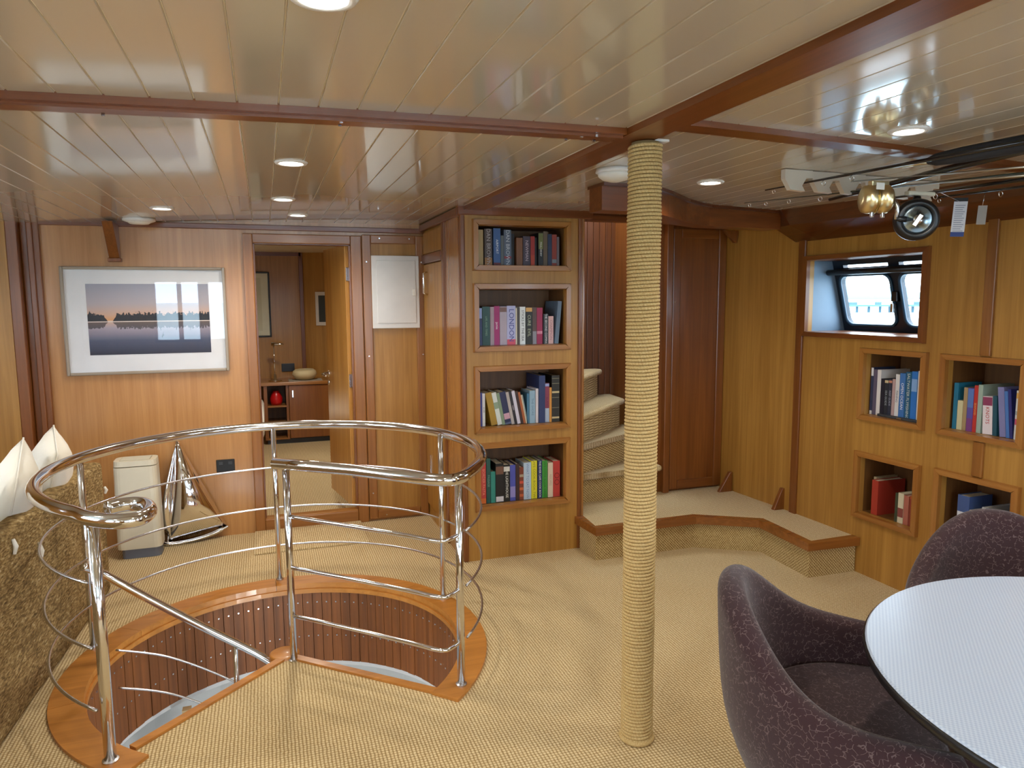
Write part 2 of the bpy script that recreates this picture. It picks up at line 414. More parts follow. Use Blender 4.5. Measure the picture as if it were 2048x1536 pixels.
box('sill_top', (-.05, YB-.01, .07), (.56, YB+.06, .092), GOLDX, d1, .004)
box('jamb_lining', (-.052, YB, .085), (-.04, YB+.09, 1.89), TRIM, d1); box('jamb_lining', (.548, YB, .085), (.562, YB+.09, 1.89), TRIM, d1)
box('head_lining', (-.05, YB, 1.885), (.56, YB+.09, 1.895), TRIMX, d1)
# leaf, hinged on the right jamb and swung into the cabin
hx, hy = .525, YB+.05; fx, fy = .432, 5.53
dirv = Vector((fx-hx, fy-hy, 0)); L = dirv.length; ang = math.atan2(dirv.y, dirv.x)
ML = Matrix.Translation((hx, hy, 0)) @ Matrix.Rotation(ang, 4, 'Z')
leafm = wood('door_leaf_veneer', '#d6a055', '#a9702f', rough=.3, coat=.3)
leaf = box('leaf', (0, -.04, .10), (L, 0, 1.895), leafm, d1, .003, M=ML)
for hz in (1.7, .98, .35): box('hinge', (-.012, -.03, hz-.045), (.004, -.004, hz+.045), STEEL, leaf, .002, M=ML)
hp = ML @ Vector((L-.055, .0, .985))
lathe('handle_rose', [(.0, 0), (.024, 0), (.024, .008), (.012, .011), (.012, .04)], hp, CHROME, leaf, 16, M=ML.to_3x3().to_4x4() @ Matrix.Rotation(-PI/2, 4, 'X'))
tube('lever_handle', [ML @ Vector(p) for p in ((L-.055, .005, .985), (L-.055, .045, .985), (L-.065, .052, .985), (L-.17, .052, .98))], .009, CHROME, leaf, 10)
lathe('key_rose', [(.0, 0), (.019, 0), (.019, .01), (.0, .012)], ML @ Vector((L-.055, .0, .92)), CHROME, leaf, 14, M=ML.to_3x3().to_4x4() @ Matrix.Rotation(-PI/2, 4, 'X'))
# locker panel with the white switchboard cover
lp = empty('switch_locker', (.85, YB, 0), 'tall framed wood locker panel right of the open door', 'panel')
frame_z('stile', .634, 1.05, .015, 1.958, YB, .058, .026, (DFRX, DFR), lp)
box('panel_board', (.68, YB-.012, .06), (1.005, YB-.001, 1.91), VEN, lp)
bm = bmesh.new()
for sx, sz in ((.66, 1.78), (.66, 1.15), (.66, .2), (1.03, 1.78), (1.03, 1.15), (1.03, .2), (.75, 1.935), (.95, 1.935), (.75, .04), (.95, .04)):
    add_box(bm, (sx-.004, YB-.0275, sz-.004), (sx+.004, YB-.024, sz+.004))
tag(from_bm('screw_heads', bm, STEEL, lp), kind='stuff')
sw = empty('switchboard_cover', (.85, YB-.012, 1.335), 'white enamel metal switchboard cover mounted on the wooden locker panel', 'cabinet')
box('frame', (.69, YB-.04, 1.335), (1.01, YB-.0125, 1.822), PAINT, sw, .004)
box('cover_door', (.722, YB-.046, 1.37), (.985, YB-.0395, 1.79), PAINT, sw, .0025)
box('latch', (.962, YB-.062, 1.553), (.982, YB-.044, 1.6), WHITE, sw, .003)
# bracket and dome on the back wall / ceiling
br = empty('deck_knee', (-.83, YB, 1.77), 'tapered dark wood knee bracket hanging above the lake picture', 'bracket')
prism('knee', [(0, 0), (-.035, 0), (-.2, .215), (0, .215)], -.028, .028, TRIM, br, .004,
      M=Matrix.Translation((-.83, YB-.001, 1.772)) @ Matrix(((0, 0, 1, 0), (1, 0, 0, 0), (0, 1, 0, 0), (0, 0, 0, 1))))
box('foot', (-.866, YB-.05, 1.762), (-.794, YB-.001, 1.785), TRIM, br, .004)
dm = empty('smoke_alarm', (-.665, 4.74, zc(-.665)), 'round off-white smoke alarm on the ceiling above the lake picture', 'alarm')
lathe('housing', [(.0, 0), (.062, 0), (.066, -.018), (.05, -.03), (.0, -.034)][::-1], (-.665, 4.74, zc(-.665)), WHITE, dm, 28)
lathe('rim_ring', [(.06, 0), (.088, 0), (.088, -.012), (.066, -.02)], (-.665, 4.74, zc(-.665)), PAINT, dm, 28)
for s in (-1, 1): box('slot', (-.665+s*.014-.004, 4.675, zc(-.665)-.02), (-.665+s*.014+.004, 4.69, zc(-.665)-.01), BLACK, dm)

# side and aft walls (out of frame) with windows for daylight, the aft ones enlarged to admit more
def yz_wall(name, xf, y0, y1, z0, z1, holes, mat, sgn, thick=.06):
    ys = sorted({y0, y1, *[h[0] for h in holes], *[h[1] for h in holes]}); zs = sorted({z0, z1, *[h[2] for h in holes], *[h[3] for h in holes]})
    bm = bmesh.new()
    for i in range(len(ys)-1):
        for j in range(len(zs)-1):
            cy, c_z = (ys[i]+ys[i+1])/2, (zs[j]+zs[j+1])/2
            if any(h[0] < cy < h[1] and h[2] < c_z < h[3] for h in holes): continue
            vv = add_box(bm, (0, ys[i], zs[j]), (thick*sgn, ys[i+1], zs[j+1]))
            for v in vv: v.co.x += xf(v.co.y)
    return from_bm(name, bm, mat)
PW = [(.3, 1.4, 1.1, 1.8), (-1.5, -.4, 1.1, 1.8), (2.1, 3.2, 1.1, 1.8)]
struct(yz_wall('wall_left', lambda y: -2.75, -3.3, 4.92, 0, 2.06, PW, VEN, -1), 'port side timber wall with windows', 'wall')
AW = [(-1.67, -1.34, .9, 1.85), (-1.28, -1.02, .9, 1.85), (-.86, -.40, .9, 1.85), (-.1, .8, .5, 1.85), (1.1, 1.9, .5, 1.85), (2.1, 3.0, .9, 1.85)]  # unseen windows placed by their reflections, enlarged and extended for extra daylight
wa = struct(quad_wall('wall_aft', -2.8, 3.35, -3.35, 0, 2.06, AW, VEN), 'aft timber wall with unseen windows enlarged for daylight behind the viewer', 'wall')
for h in AW: frame_z('window_frame', h[0]-.04, h[1]+.04, h[2]-.04, h[3]+.04, -3.28, .045, .03, (TRIMX, TRIM), wa)

# hull-side wall on the right: window and four book niches
WIN = (2.715, 3.475, 1.327, 1.738)
NICHES = {'R1': (2.692, 3.035, .892, 1.222), 'R2': (2.205, 2.556, .892, 1.222), 'R3': (2.695, 3.04, .345, .655), 'R4': (2.205, 2.552, .345, .662)}
SWIN = [(.45, 1.05, 1.25, 1.7), (-1.8, -.6, 1.15, 1.76)]  # unseen starboard windows, added and sized to throw daylight on the table
wr = struct(yz_wall('wall_right', lambda y: xw(y), -3.3, 3.53, 0, 2.06, [WIN] + list(NICHES.values()) + SWIN, VEN, 1, .03), 'hull-side timber wall with the window and four book niches', 'wall')
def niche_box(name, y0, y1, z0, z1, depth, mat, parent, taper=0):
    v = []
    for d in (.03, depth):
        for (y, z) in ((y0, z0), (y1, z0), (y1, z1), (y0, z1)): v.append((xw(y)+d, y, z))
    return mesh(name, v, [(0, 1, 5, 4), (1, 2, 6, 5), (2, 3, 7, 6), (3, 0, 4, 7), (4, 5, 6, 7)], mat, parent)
def yframe(y0, y1, z0, z1, w_, d, parent, name='niche_frame', mats=(GOLDY, GOLDZ)):
    def strip(pts, mat):   # pts: mitred quad in (y, z); softly rounded face
        vv = []; cy = sum(p[0] for p in pts)/4; cz_ = sum(p[1] for p in pts)/4
        for (y, z) in pts: vv.append((xw(y)+.001, y, z))
        for (y, z) in pts: vv.append((xw(y)-d, y*.93+cy*.07 if abs(y1-y0) > 0 and mat is mats[1] else y, z*.80+cz_*.20 if mat is mats[0] else z))
        o = mesh(name, vv, [(0, 1, 2, 3), (4, 5, 6, 7), (0, 1, 5, 4), (1, 2, 6, 5), (2, 3, 7, 6), (3, 0, 4, 7)], mat, parent)
    a, b, c, e = y0-w_, y1+w_, z0-w_, z1+w_
    strip([(a, c), (b, c), (y1, z0), (y0, z0)], mats[0]); strip([(a, e), (b, e), (y1, z1), (y0, z1)], mats[0])
    strip([(a, c), (y0, z0), (y0, z1), (a, e)], mats[1]); strip([(b, c), (y1, z0), (y1, z1), (b, e)], mats[1])
for k, (y0, y1, z0, z1) in NICHES.items():
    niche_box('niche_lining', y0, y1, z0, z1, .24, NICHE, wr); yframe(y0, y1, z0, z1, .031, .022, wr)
DKB = wood('batten_brown_z', '#a06a30', '#734318', rough=.3, coat=.3)
box('seam_batten', (xw(2.37)-.014, 2.35, 1.255), (xw(2.37)+.002, 2.40, 1.87), DKB, wr, .003)
box('seam_batten', (xw(2.37)-.014, 2.35, .695), (xw(2.37)+.002, 2.40, .858), DKB, wr, .003)
box('corner_post', (xw(3.53)-.014, 3.505, .0), (xw(3.53)+.03, 3.56, 1.885), TRIM, wr, .004)
# angled wall and framed cupboard front forward of it
wv = [(xw(3.55), 3.55), (3.0, 4.25)]
wf = mesh('wall_right_forward', [(x, y, z) for z in (.0, 2.06) for (x, y) in (wv[0], wv[1], (wv[1][0]+.05, wv[1][1]+.02), (wv[0][0]+.05, wv[0][1]))],
     [(0, 1, 2, 3), (4, 5, 6, 7), (0, 1, 5, 4), (1, 2, 6, 5), (2, 3, 7, 6), (3, 0, 4, 7)], VEN)
struct(wf, 'plain timber wall angling forward above the carpeted landing', 'wall')
d2 = empty('door_2', (2.77, 4.24, .2), 'narrow framed timber door at the back of the carpeted landing', 'door', None, 'structure')
DK = wood('door_dark_z', '#8f5524', '#653312', rough=.3, coat=.3); DKX = wood('door_dark_x', '#8f5524', '#653312', axis=0, rough=.3, coat=.3)
box('surround', (2.5, 4.245, .2), (3.03, 4.29, 2.03), TRIM, d2)
box('post', (2.53, 4.2, .2), (2.575, 4.25, 2.03), TRIM, d2, .005)
frame_z('door_stile', 2.585, 3.0, .215, 1.985, 4.245, .062, .03, (DKX, TRIM), d2)
box('door_panel', (2.64, 4.225, .27), (2.945, 4.244, 1.93), DK, d2)
lathe('stud', [(0, 0), (.006, 0), (.004, .004)], (2.6, 4.214, 1.5), STEEL, d2, 10, M=Matrix.Rotation(PI/2, 4, 'X'))
# hull window
def window():
    wd = empty('window_1', (3.3, 3.09, 1.33), 'deep-set ship window with dark rounded frame and two panes', 'window', None, 'structure')
    y0, y1, z0, z1 = WIN
    D0, D1 = .275, .16          # depth of the outer frame at the sill and at the head
    v = []
    for d in (0, 1):
        for (y, z) in ((y0, z0), (y1, z0), (y1, z1), (y0, z1)): v.append((xw(y)+(.03 if d == 0 else (D0 if z == z0 else D1)), y, z))
    mesh('reveal_lining', v, [(0, 1, 5, 4), (2, 3, 7, 6)], TRIMY, wd)
    for f_ in ((1, 2, 6, 5), (3, 0, 4, 7)): mesh('reveal_side', [v[i] for i in f_], [(0, 1, 2, 3)], plain('reveal_daylight_tint', '#71889c', .5), wd)  # grey-blue side reveals: the cool daylight is put into their colour
    yframe(y0, y1, z0, z1, .032, .024, wd, 'window_surround', (TRIMY, TRIM))
    def P(y, z, d=0):
        t = (z-z0)/(z1-z0); return (xw(y)+D0+(D1-D0)*t+d, y, z)
    fm = plain('window_frame_blue_black', '#15202e', .3)
    # outer plate with two rounded openings
    def rr(ya, yb, za, zb, r, n=6):
        pts = []
        for (cy, c_z, a) in ((yb-r, za+r, -90), (yb-r, zb-r, 0), (ya+r, zb-r, 90), (ya+r, za+r, 180)):
            for i in range(n+1):
                t = math.radians(a+90*i/n); pts.append((cy+r*math.cos(t), c_z+r*math.sin(t)))
        return pts
    oa = rr(3.085, y1-.035, z0+.035, z1-.085, .05); ob = rr(y0-.02, 3.03, z0+.035, z1-.085, .05)
    sa_ = [(3.09, z1-.042), (3.40, z1-.042), (3.40, z1-.026), (3.09, z1-.026)]; sb_ = [(y0, z1-.042), (3.02, z1-.042), (3.02, z1-.026), (y0, z1-.026)]
    bm = bmesh.new(); es = []
    for loop in ([(y0-.08, z0-.04), (y1+.03, z0-.04), (y1+.03, z1+.04), (y0-.08, z1+.04)], oa, ob, sa_, sb_):
        vv = [bm.verts.new(P(*p)) for p in loop]
        for i in range(len(vv)): es.append(bm.edges.new((vv[i], vv[(i+1) % len(vv)])))
    bmesh.ops.triangle_fill(bm, edges=es, use_beauty=True)
    r = bmesh.ops.extrude_face_region(bm, geom=list(bm.faces)); bmesh.ops.translate(bm, verts=[q for q in r['geom'] if isinstance(q, bmesh.types.BMVert)], vec=(.035, 0, 0))
    # slot of daylight above the rolled blind
    from_bm('window_frame', bm, fm, wd)
    for o in (oa, ob):
        pn = mesh('pane', [P(y, z, .015) for y, z in o], [tuple(range(len(o)))], WGLASS, wd)
        tube('gasket', [P(y, z, -.004) for y, z in o], .009, plain('gasket_blue', '#1d3f55', .35), pn, 8, cyclic=True)
    tube('blind_roller', [P(y0+.005, z1-.068, -.05), P(y1-.005, z1-.068, -.05)], .017, BLACK, wd, 12)
    box('latch', P(3.045, 1.5, -.03), tuple(a+b for a, b in zip(P(3.045, 1.5, -.03), (.03, .04, .055))), BLACK, wd, .004)
    box('latch_lever', tuple(a+b for a, b in zip(P(3.055, 1.49, -.035), (0, .01, -.05))), tuple(a+b for a, b in zip(P(3.055, 1.49, -.03), (.02, .03, .0))), STEEL, wd, .003)
window()

# boxed cornice along the hull side and the angled deck beam over the landing
cr = empty('trim_4', (3.0, 1.0, 1.9), 'dark mahogany boxed cornice along the top of the hull-side wall', 'cornice', None, 'structure')
def sweep(name, secs, mat, parent):
    n = len(secs[0]); verts = [p for s in secs for p in s]; faces = [tuple(range(n)), tuple((len(secs)-1)*n+i for i in range(n))]
    for i in range(len(secs)-1):
        for k in range(n): faces.append((i*n+k, i*n+(k+1) % n, (i+1)*n+(k+1) % n, (i+1)*n+k))
    return mesh(name, verts, faces, mat, parent)
DKT = wood('cornice_dark_y', '#6b3616', '#43200c', axis=1, rough=.3, coat=.3); DKTX = wood('cornice_dark_x', '#6b3616', '#43200c', axis=0, rough=.3, coat=.3)
def csec(y, xt): return [(xt, y, zc(xt)+.01), (xt+.07, y, 1.935), (xw(y)+.0, y, 1.855), (xw(y)+.03, y, 1.855), (xw(y)+.03, y, 2.05)]
sweep('cornice_board', [csec(-3.3, 2.9), csec(2.4, 2.9), csec(3.0, 2.86), csec(3.42, 2.78), csec(3.6, 2.82)], DKT, cr)
sf = empty('trim_5', (2.2, 3.2, 1.95), 'angled dark mahogany deck beam with a moulded top above the landing', 'beam', None, 'structure')
def offset_poly(path, d0, d1):
    L_ = []
    for i, p in enumerate(path):
        a = Vector(path[max(i-1, 0)]); b = Vector(path[min(i+1, len(path)-1)]); t = (b-a).normalized(); nrm = Vector((-t.y, t.x))
        L_.append((Vector(p)+nrm*d0, Vector(p)+nrm*d1))
    return L_
path = [(1.44, 2.93), (1.70, 2.94), (1.875, 3.07), (2.10, 3.27), (2.32, 3.40), (2.82, 3.44)]
sec = offset_poly(path, 0, .16)
sweep('beam_moulding', [[(a.x, a.y, zc(a.x)+.003), (a.x, a.y, zc(a.x)-.014), (b.x, b.y, zc(b.x)-.014), (b.x, b.y, zc(b.x)+.003)] for a, b in sec], DKTX, sf)
sec = offset_poly(path, .02, .14)
sweep('beam_body', [[(a.x, a.y, zc(a.x)-.012), (a.x, a.y, 1.915), (b.x, b.y, 1.915), (b.x, b.y, zc(b.x)-.012)] for a, b in sec], TRIMX, sf)

# ------------------------------------------------------------------ platform and winding stairs
pf = empty('landing_step', (2.4, 3.7, 0), 'raised carpeted landing step with mahogany nosing and angled front', 'step')
front = [(1.775, 3.93), (1.775, 3.685), (2.44, 3.685), (2.775, 3.48), (2.755, 3.05), (3.066, 3.045)]
back = [(xw(3.5)+.02, 3.5), (3.04, 4.3), (1.775, 4.3)]
prism('carpet_top', front+back, .165, .2, CARPET, pf)
v = [(x, y, z) for (x, y) in front for z in (0, .19)]
vin = [(x, y, z) for (x, y) in front for z in (0, .19)]
sec = offset_poly(front, .0, .02)
sweep('riser', [[(a.x, a.y, 0), (a.x, a.y, .16), (b.x, b.y, .16), (b.x, b.y, 0)] for a, b in sec], CARPETV, pf)
nos = offset_poly(front, -.03, .025)
for i in range(len(front)-1):
    (a, b), (c, d) = nos[i], nos[i+1]
    vv = [(p.x, p.y, z) for z in (.158, .203) for p in (a, c, d, b)]
    mesh('nosing', vv, [(0, 1, 2, 3), (4, 5, 6, 7), (0, 1, 5, 4), (1, 2, 6, 5), (2, 3, 7, 6), (3, 0, 4, 7)], wood('nosing_mahogany', '#9c602a', '#74431a', axis=0, rough=.25, coat=.4), pf)
st = empty('winding_staircase', (2.15, 4.5, .2), 'carpeted winding stairs climbing left behind the bookcase tower', 'stairs')
def tread(poly, z, nose_n):
    """carpeted winder with a rolled front edge; poly[0]->poly[1] is the nosing"""
    bm = bmesh.new()
    b = [bm.verts.new((x, y, z-.04)) for x, y in poly]; t = [bm.verts.new((x, y, z)) for x, y in poly]; n = len(poly)
    bm.faces.new(b[::-1]); bm.faces.new(t)
    for i in range(n): bm.faces.new([b[i], b[(i+1) % n], t[(i+1) % n], t[i]])
    ed = [e for e in bm.edges if {e.verts[0], e.verts[1]} in ({b[0], b[1]}, {t[0], t[1]}, {b[1], b[2]}, {t[1], t[2]}, {b[1], t[1]})]
    bmesh.ops.bevel(bm, geom=ed, offset=.019, segments=4, affect='EDGES', profile=.5)
    from_bm('tread', bm, CARPET, st, True)
    p0, p1 = Vector(poly[0]), Vector(poly[1]); d = (p1-p0).normalized(); nrm = Vector((-d.y, d.x))
    a, c = p0+nrm*.035, p1+nrm*.035-d*.02
    v = [(p.x, p.y, zz) for zz in (z-.2, z-.03) for p in (a, c, c+nrm*.02, a+nrm*.02)]
    mesh('riser', v, [(0, 1, 2, 3), (4, 5, 6, 7), (0, 1, 5, 4), (1, 2, 6, 5), (2, 3, 7, 6), (3, 0, 4, 7)], CARPETV, st)
tread([(1.80, 4.13), (2.515, 4.185), (2.515, 4.50), (1.80, 4.12)], .40, 0)
tread([(1.80, 4.07), (2.50, 4.456), (2.50, 4.74), (1.80, 4.06)], .60, 0)
tread([(1.82, 4.03), (2.475, 4.66), (2.50, 4.93), (2.15, 4.93), (1.81, 4.10)], .80, 0)
tread([(1.85, 4.24), (2.40, 4.885), (2.38, 4.94), (1.80, 4.94), (1.80, 4.3)], 1.0, 0)
tread([(1.80, 4.45), (2.03, 4.90), (2.0, 4.94), (1.8, 4.94)], 1.2, 0)
cw = empty('wall_companionway', (2.15, 4.95, 0), 'dark boarded companionway wall behind the winding stairs', 'wall', None, 'structure')
DKPL = wood('companion_plank', '#6a3c1c', '#45240f', rough=.35, coat=.2)
x = 1.70
while x < 2.53:
    o = box('board', (x+.001, 4.953, .2), (x+.0485, 4.975, 2.62), DKPL, cw, .003); x += .05
box('backing', (1.6, 4.975, 0), (2.6, 5.0, 2.62), TRIM, cw)
box('side_lining', (2.53, 4.25, 0), (2.55, 4.975, 2.62), TRIM, cw)
box('coaming', (1.78, 3.985, 2.0), (2.53, 4.01, 2.62), TRIMX, cw); box('side_coaming', (1.76, 4.0, 2.0), (1.785, 4.97, 2.62), TRIM, cw)
box('coaming_trim', (1.78, 3.97, 1.985), (2.53, 4.02, 2.02), TRIMX, cw, .004)
def wedge(name, pts, y0, label, thick=.028, ang=0, cat='bracket'):
    M = Matrix.Translation((pts[0][0], y0, pts[0][1])) @ Matrix.Rotation(ang, 4, 'Z') @ Matrix(((1, 0, 0, 0), (0, 0, 1, 0), (0, 1, 0, 0), (0, 0, 0, 1)))
    o = prism(name, [(p[0]-pts[0][0], p[1]-pts[0][1]) for p in pts], -thick/2, thick/2, TRIM, None, .003, origin=(pts[0][0], y0, pts[0][1]), M=M)
    return tag(o, label, cat)
wedge('foot_knee', [(2.9, .2), (3.005, .2), (3.005, .335), (2.985, .335)], 4.1, 'small wooden wedge knee at the foot of the narrow door')
wedge('foot_knee', [(2.97, .2), (3.05, .2), (3.05, .335), (3.03, .335)], 3.625, 'small wooden wedge knee on the landing nearest the window wall')
wedge('head_knee', [(2.9, 1.97), (3.02, 1.97), (3.0, 1.89), (2.985, 1.89)], 4.12, 'small dark wooden knee under the beam above the narrow door')

# ------------------------------------------------------------------ bookcase tower
TY = 3.92; TX0, TX1 = 1.045, 1.79
TS = {'T1': (1.15, 1.675, 1.72, 1.935), 'T2': (1.15, 1.675, 1.262, 1.58), 'T3': (1.15, 1.675, .792, 1.112), 'T4': (1.15, 1.675, .330, .664)}
tw = empty('bookcase_tower', (1.41, TY, 0), 'tall built-in golden wood bookcase with four framed book shelves', 'bookcase')
quad_wall('front_panel', TX0+.02, TX1-.02, TY, 0, 2.05, list(TS.values()), VEN, .018, tw)
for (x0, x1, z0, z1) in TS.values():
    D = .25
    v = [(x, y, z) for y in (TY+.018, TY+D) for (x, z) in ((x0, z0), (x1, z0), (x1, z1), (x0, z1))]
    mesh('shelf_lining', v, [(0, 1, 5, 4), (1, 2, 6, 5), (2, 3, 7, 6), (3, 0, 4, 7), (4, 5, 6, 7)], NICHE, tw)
    w_ = .036; a, b, c, e = x0-w_, x1+w_, z0-w_, z1+w_; d = .022
    for pts, mat in (([(a, c), (b, c), (x1, z0), (x0, z0)], GOLDX), ([(a, e), (b, e), (x1, z1), (x0, z1)], GOLDX), ([(a, c), (x0, z0), (x0, z1), (a, e)], GOLDZ), ([(b, c), (x1, z0), (x1, z1), (b, e)], GOLDZ)):
        cx_, cz_ = sum(p[0] for p in pts)/4, sum(p[1] for p in pts)/4
        vv = [(p[0], TY+.001, p[1]) for p in pts] + [(p[0] if mat is GOLDX else p[0]*.75+cx_*.25, TY-d, p[1]*.75+cz_*.25 if mat is GOLDX else p[1]) for p in pts]
        mesh('shelf_frame', vv, [(0, 1, 2, 3), (4, 5, 6, 7), (0, 1, 5, 4), (1, 2, 6, 5), (2, 3, 7, 6), (3, 0, 4, 7)], mat, tw)
box('corner_bead', (TX1-.03, TY-.012, 0), (TX1-.005, TY+.02, 2.04), TRIM, tw, .008)
box('corner_bead', (TX1-.005, TY-.006, 0), (TX1+.012, TY+.03, 2.04), GOLDZ, tw, .006)
box('corner_bead', (TX0-.004, TY-.008, 0), (TX0+.028, TY+.03, 2.03), TRIM, tw, .008)
box('side_panel', (TX1-.012, TY+.02, 0), (TX1+.006, 4.97, 2.05), VEN, tw)
box('side_panel', (TX0+.01, TY+.02, 0), (TX0+.03, YB, 2.05), VEN, tw)
box('side_post', (TX0-.002, TY+.02, 0), (TX0+.014, 4.28, 2.03), GOLDZ, tw, .004)
box('side_post', (TX0-.012, 4.27, 0), (TX0+.014, 4.33, 2.02), TRIM, tw, .006)
box('top_trim', (TX0-.015, TY-.02, 1.99), (TX1+.06, TY+.03, 2.045), TRIMX, tw, .004)
box('side_top_trim', (TX0-.02, TY+.0, 1.985), (TX0+.01, YB, 2.03), TRIMY, tw, .004)
ld = empty('side_locker', (TX0, 4.6, .1), 'slim locker door with chrome handle on the side of the bookcase tower', 'door')
box('door_board', (TX0-.004, 4.36, .1), (TX0+.009, 4.88, 1.76), VEN, ld, .003)
box('upper_board', (TX0-.004, 4.36, 1.83), (TX0+.009, 4.88, 1.97), VEN, ld, .003)
box('rail', (TX0-.016, 4.33, 1.765), (TX0+.009, 4.9, 1.825), TRIMY, ld, .004)
tube('handle', [(TX0-.004, 4.76, 1.56), (TX0-.03, 4.76, 1.57), (TX0-.03, 4.76, 1.7), (TX0-.004, 4.76, 1.71)], .007, CHROME, ld, 8)
box('lower_catch', (TX0-.012, 4.74, .33), (TX0-.003, 4.76, .47), CHROME, ld, .003)

# ------------------------------------------------------------------ round stair hatch
hr = empty('stair_hatch', (CX, CY, 0), 'round teak-rimmed stair opening lined with dark vertical staves', 'hatch')
def arc_block(name, a0, a1, r0, r1, z0, z1, mat, parent, n=10, bev=0):
    bm = bmesh.new(); rings = []
    for i in range(n+1):
        a = a0+(a1-a0)*i/n
        rings.append([bm.verts.new(ringpt(a, r, z)) for r, z in ((r0, z0), (r1, z0), (r1, z1), (r0, z1))])
    for i in range(n):
        for k in range(4): bm.faces.new([rings[i][k], rings[i][(k+1) % 4], rings[i+1][(k+1) % 4], rings[i+1][k]])
    bm.faces.new(rings[0]); bm.faces.new(rings[-1][::-1])
    return from_bm(name, bm, mat, parent)
cuts = [A0, math.radians(-6), math.radians(38), math.radians(92), math.radians(146), math.radians(192), A1]
for i in range(len(cuts)-1):
    arc_block('rim_segment', cuts[i]+.0012, cuts[i+1]-.0012, RI, RO, -.045, .012, TEAK, hr, 14)
arc_block('rim_bead', A0, A1, RI-.008, RI+.004, -.038, -.018, TEAK, hr, 60)
ns = 74; me0 = None
for i in range(ns):
    a = A0+(A1-A0)*(i+.5)/ns; ha = (A1-A0)/ns/2*.94
    rr_ = RI+.012+random.uniform(-.002, .002)
    o = arc_block('stave', a-ha, a+ha, rr_, rr_+.018, -.44, -.04, STAVE, hr, 1)
bm = bmesh.new()
for i in range(ns):
    a = A0+(A1-A0)*(i+.5)/ns
    for z in (-.10, -.29):
        p = Vector(ringpt(a, RI+.0105, z)); M = Matrix.Translation(p) @ Matrix.Rotation(a, 4, 'Z'); add_box(bm, (-.002, -.0035, -.0035), (.003, .0035, .0035), M)
tag(from_bm('screw_heads', bm, STEEL, hr), kind='stuff')
arc_block('drum', A0, A1, RI+.034, RI+.05, -.45, -.03, TRIM, hr, 60)
def strip(name, p, q, w_, z0, z1, mat, parent):
    p, q = Vector(p), Vector(q); d = (q-p).normalized(); n = Vector((-d.y, d.x))*w_/2
    vv = [(k.x, k.y, z) for z in (z0, z1) for k in (p-n, q-n, q+n, p+n)]
    return mesh(name, vv, [(0, 1, 2, 3), (4, 5, 6, 7), (0, 1, 5, 4), (1, 2, 6, 5), (2, 3, 7, 6), (3, 0, 4, 7)], mat, parent)
EDGE = wood('teak_edge', '#d08c40', '#a5672a', axis=0, rough=.35, coat=.15)
strip('landing_edge', (.035, 3.092), (.60, 2.577), .034, -.05, .01, EDGE, hr)
strip('landing_edge', (.03, 3.09), (-.49, 2.60), .034, -.05, .01, EDGE, hr)
lathe('newel_cap', [(0, -.05), (.062, -.05), (.062, .008), (.055, .012), (0, .012)], (.02, 3.118, 0), EDGE, hr, 28)
# landing underside and lower deck seen through the opening
prism('landing_soffit', [(NEWEL[0], NEWEL[1]-.01), (-.46, 2.59), (-.44, 2.3), (.55, 2.3), (.57, 2.57)], -.06, -.031, TEAK, hr)
LOWW = plain('lower_deck_white', '#cfd3d6', .6)
lw = empty('lower_deck', (CX, CY, -2.1), 'pale grey lower deck lobby glimpsed down the round stairwell', 'lobby', None, 'structure')
arc_block('lobby_wall', 0, 2*PI, 1.15, 1.2, -2.12, -.45, LOWW, lw, 40)
arc_block('lobby_ceiling', 0, 2*PI, RI+.03, 1.2, -.47, -.445, LOWW, lw, 60)
mesh('lobby_floor', [ringpt(2*PI*i/40, 1.2, -2.1) for i in range(40)], [tuple(range(40))], LOWW, lw)
box('lobby_post', (-.46, 3.62, -2.1), (-.42, 3.66, -.45), plain('lobby_tan', '#b9a27c', .5), lw)
# newel post and descending handrail
sr = empty('spiral_handrail', (NEWEL[0]-.3, 3.2, -.2), 'steel handrail sloping down into the round stair opening', 'handrail')
tube('rail', smooth_path([(-.72, 3.14, .485), (-.66, 3.19, .425), (-.5, 3.205, .29), (-.316, 3.2, .15), (-.10, 3.18, .0), (.0, 3.15, -.075)]), .017, CHROME, sr, 12)
tube('baluster', [(-.178, 3.2, .058), (-.19, 3.2, -.42), (-.19, 3.2, -1.2)], .011, CHROME, sr, 10)
for za, zb in ((.05, -.26), (-.12, -.4)): tube('guard_wire', smooth_path([(-.66, 3.3, za), (-.45, 3.3, za-.07), (-.2, 3.25, za-.2), (0, 3.15, zb-.02)]), .005, STEEL, sr, 6)
tube('newel_pole', [(.02, 3.118, -.05), (.02, 3.118, -2.1)], .04, CHROME, sr, 16)

# ------------------------------------------------------------------ steel railing round the hatch
rl = empty('stair_railing', (CX, CY, .012), 'curved polished steel guard railing around the round stair opening', 'railing')
ZR = .86; RR = .86
ring = [ringpt(math.radians(a), RR, ZR) for a in range(-34, 222, 3)]
lead = smooth_path([(.30, 2.825, ZR), (.50, 2.625, ZR), (.575, 2.556, ZR), (.625, 2.535, ZR), (.675, 2.56, ZR), (.715, 2.615, ZR), ring[0]], 6)[:-1]
scroll = smooth_path([ring[-1], (-.585, 2.525, ZR), (-.53, 2.45, ZR), (-.455, 2.395, ZR), (-.395, 2.395, ZR), (-.372, 2.46, ZR), (-.388, 2.545, ZR), (-.425, 2.588, ZR), (-.47, 2.588, ZR), (-.505, 2.56, ZR)], 6)[1:]
tube('top_rail', [(.012, 3.055, ZR), (.15, 2.945, ZR)] + lead + ring + scroll, .0235, CHROME, rl, 16)
POSTS = [(.019, 3.984, .0135), (.802, 3.44, .0135), (.675, 2.605, .0155), (.057, 3.055, .015), (-.775, 3.46, .0145), (-.545, 2.535, .019)]
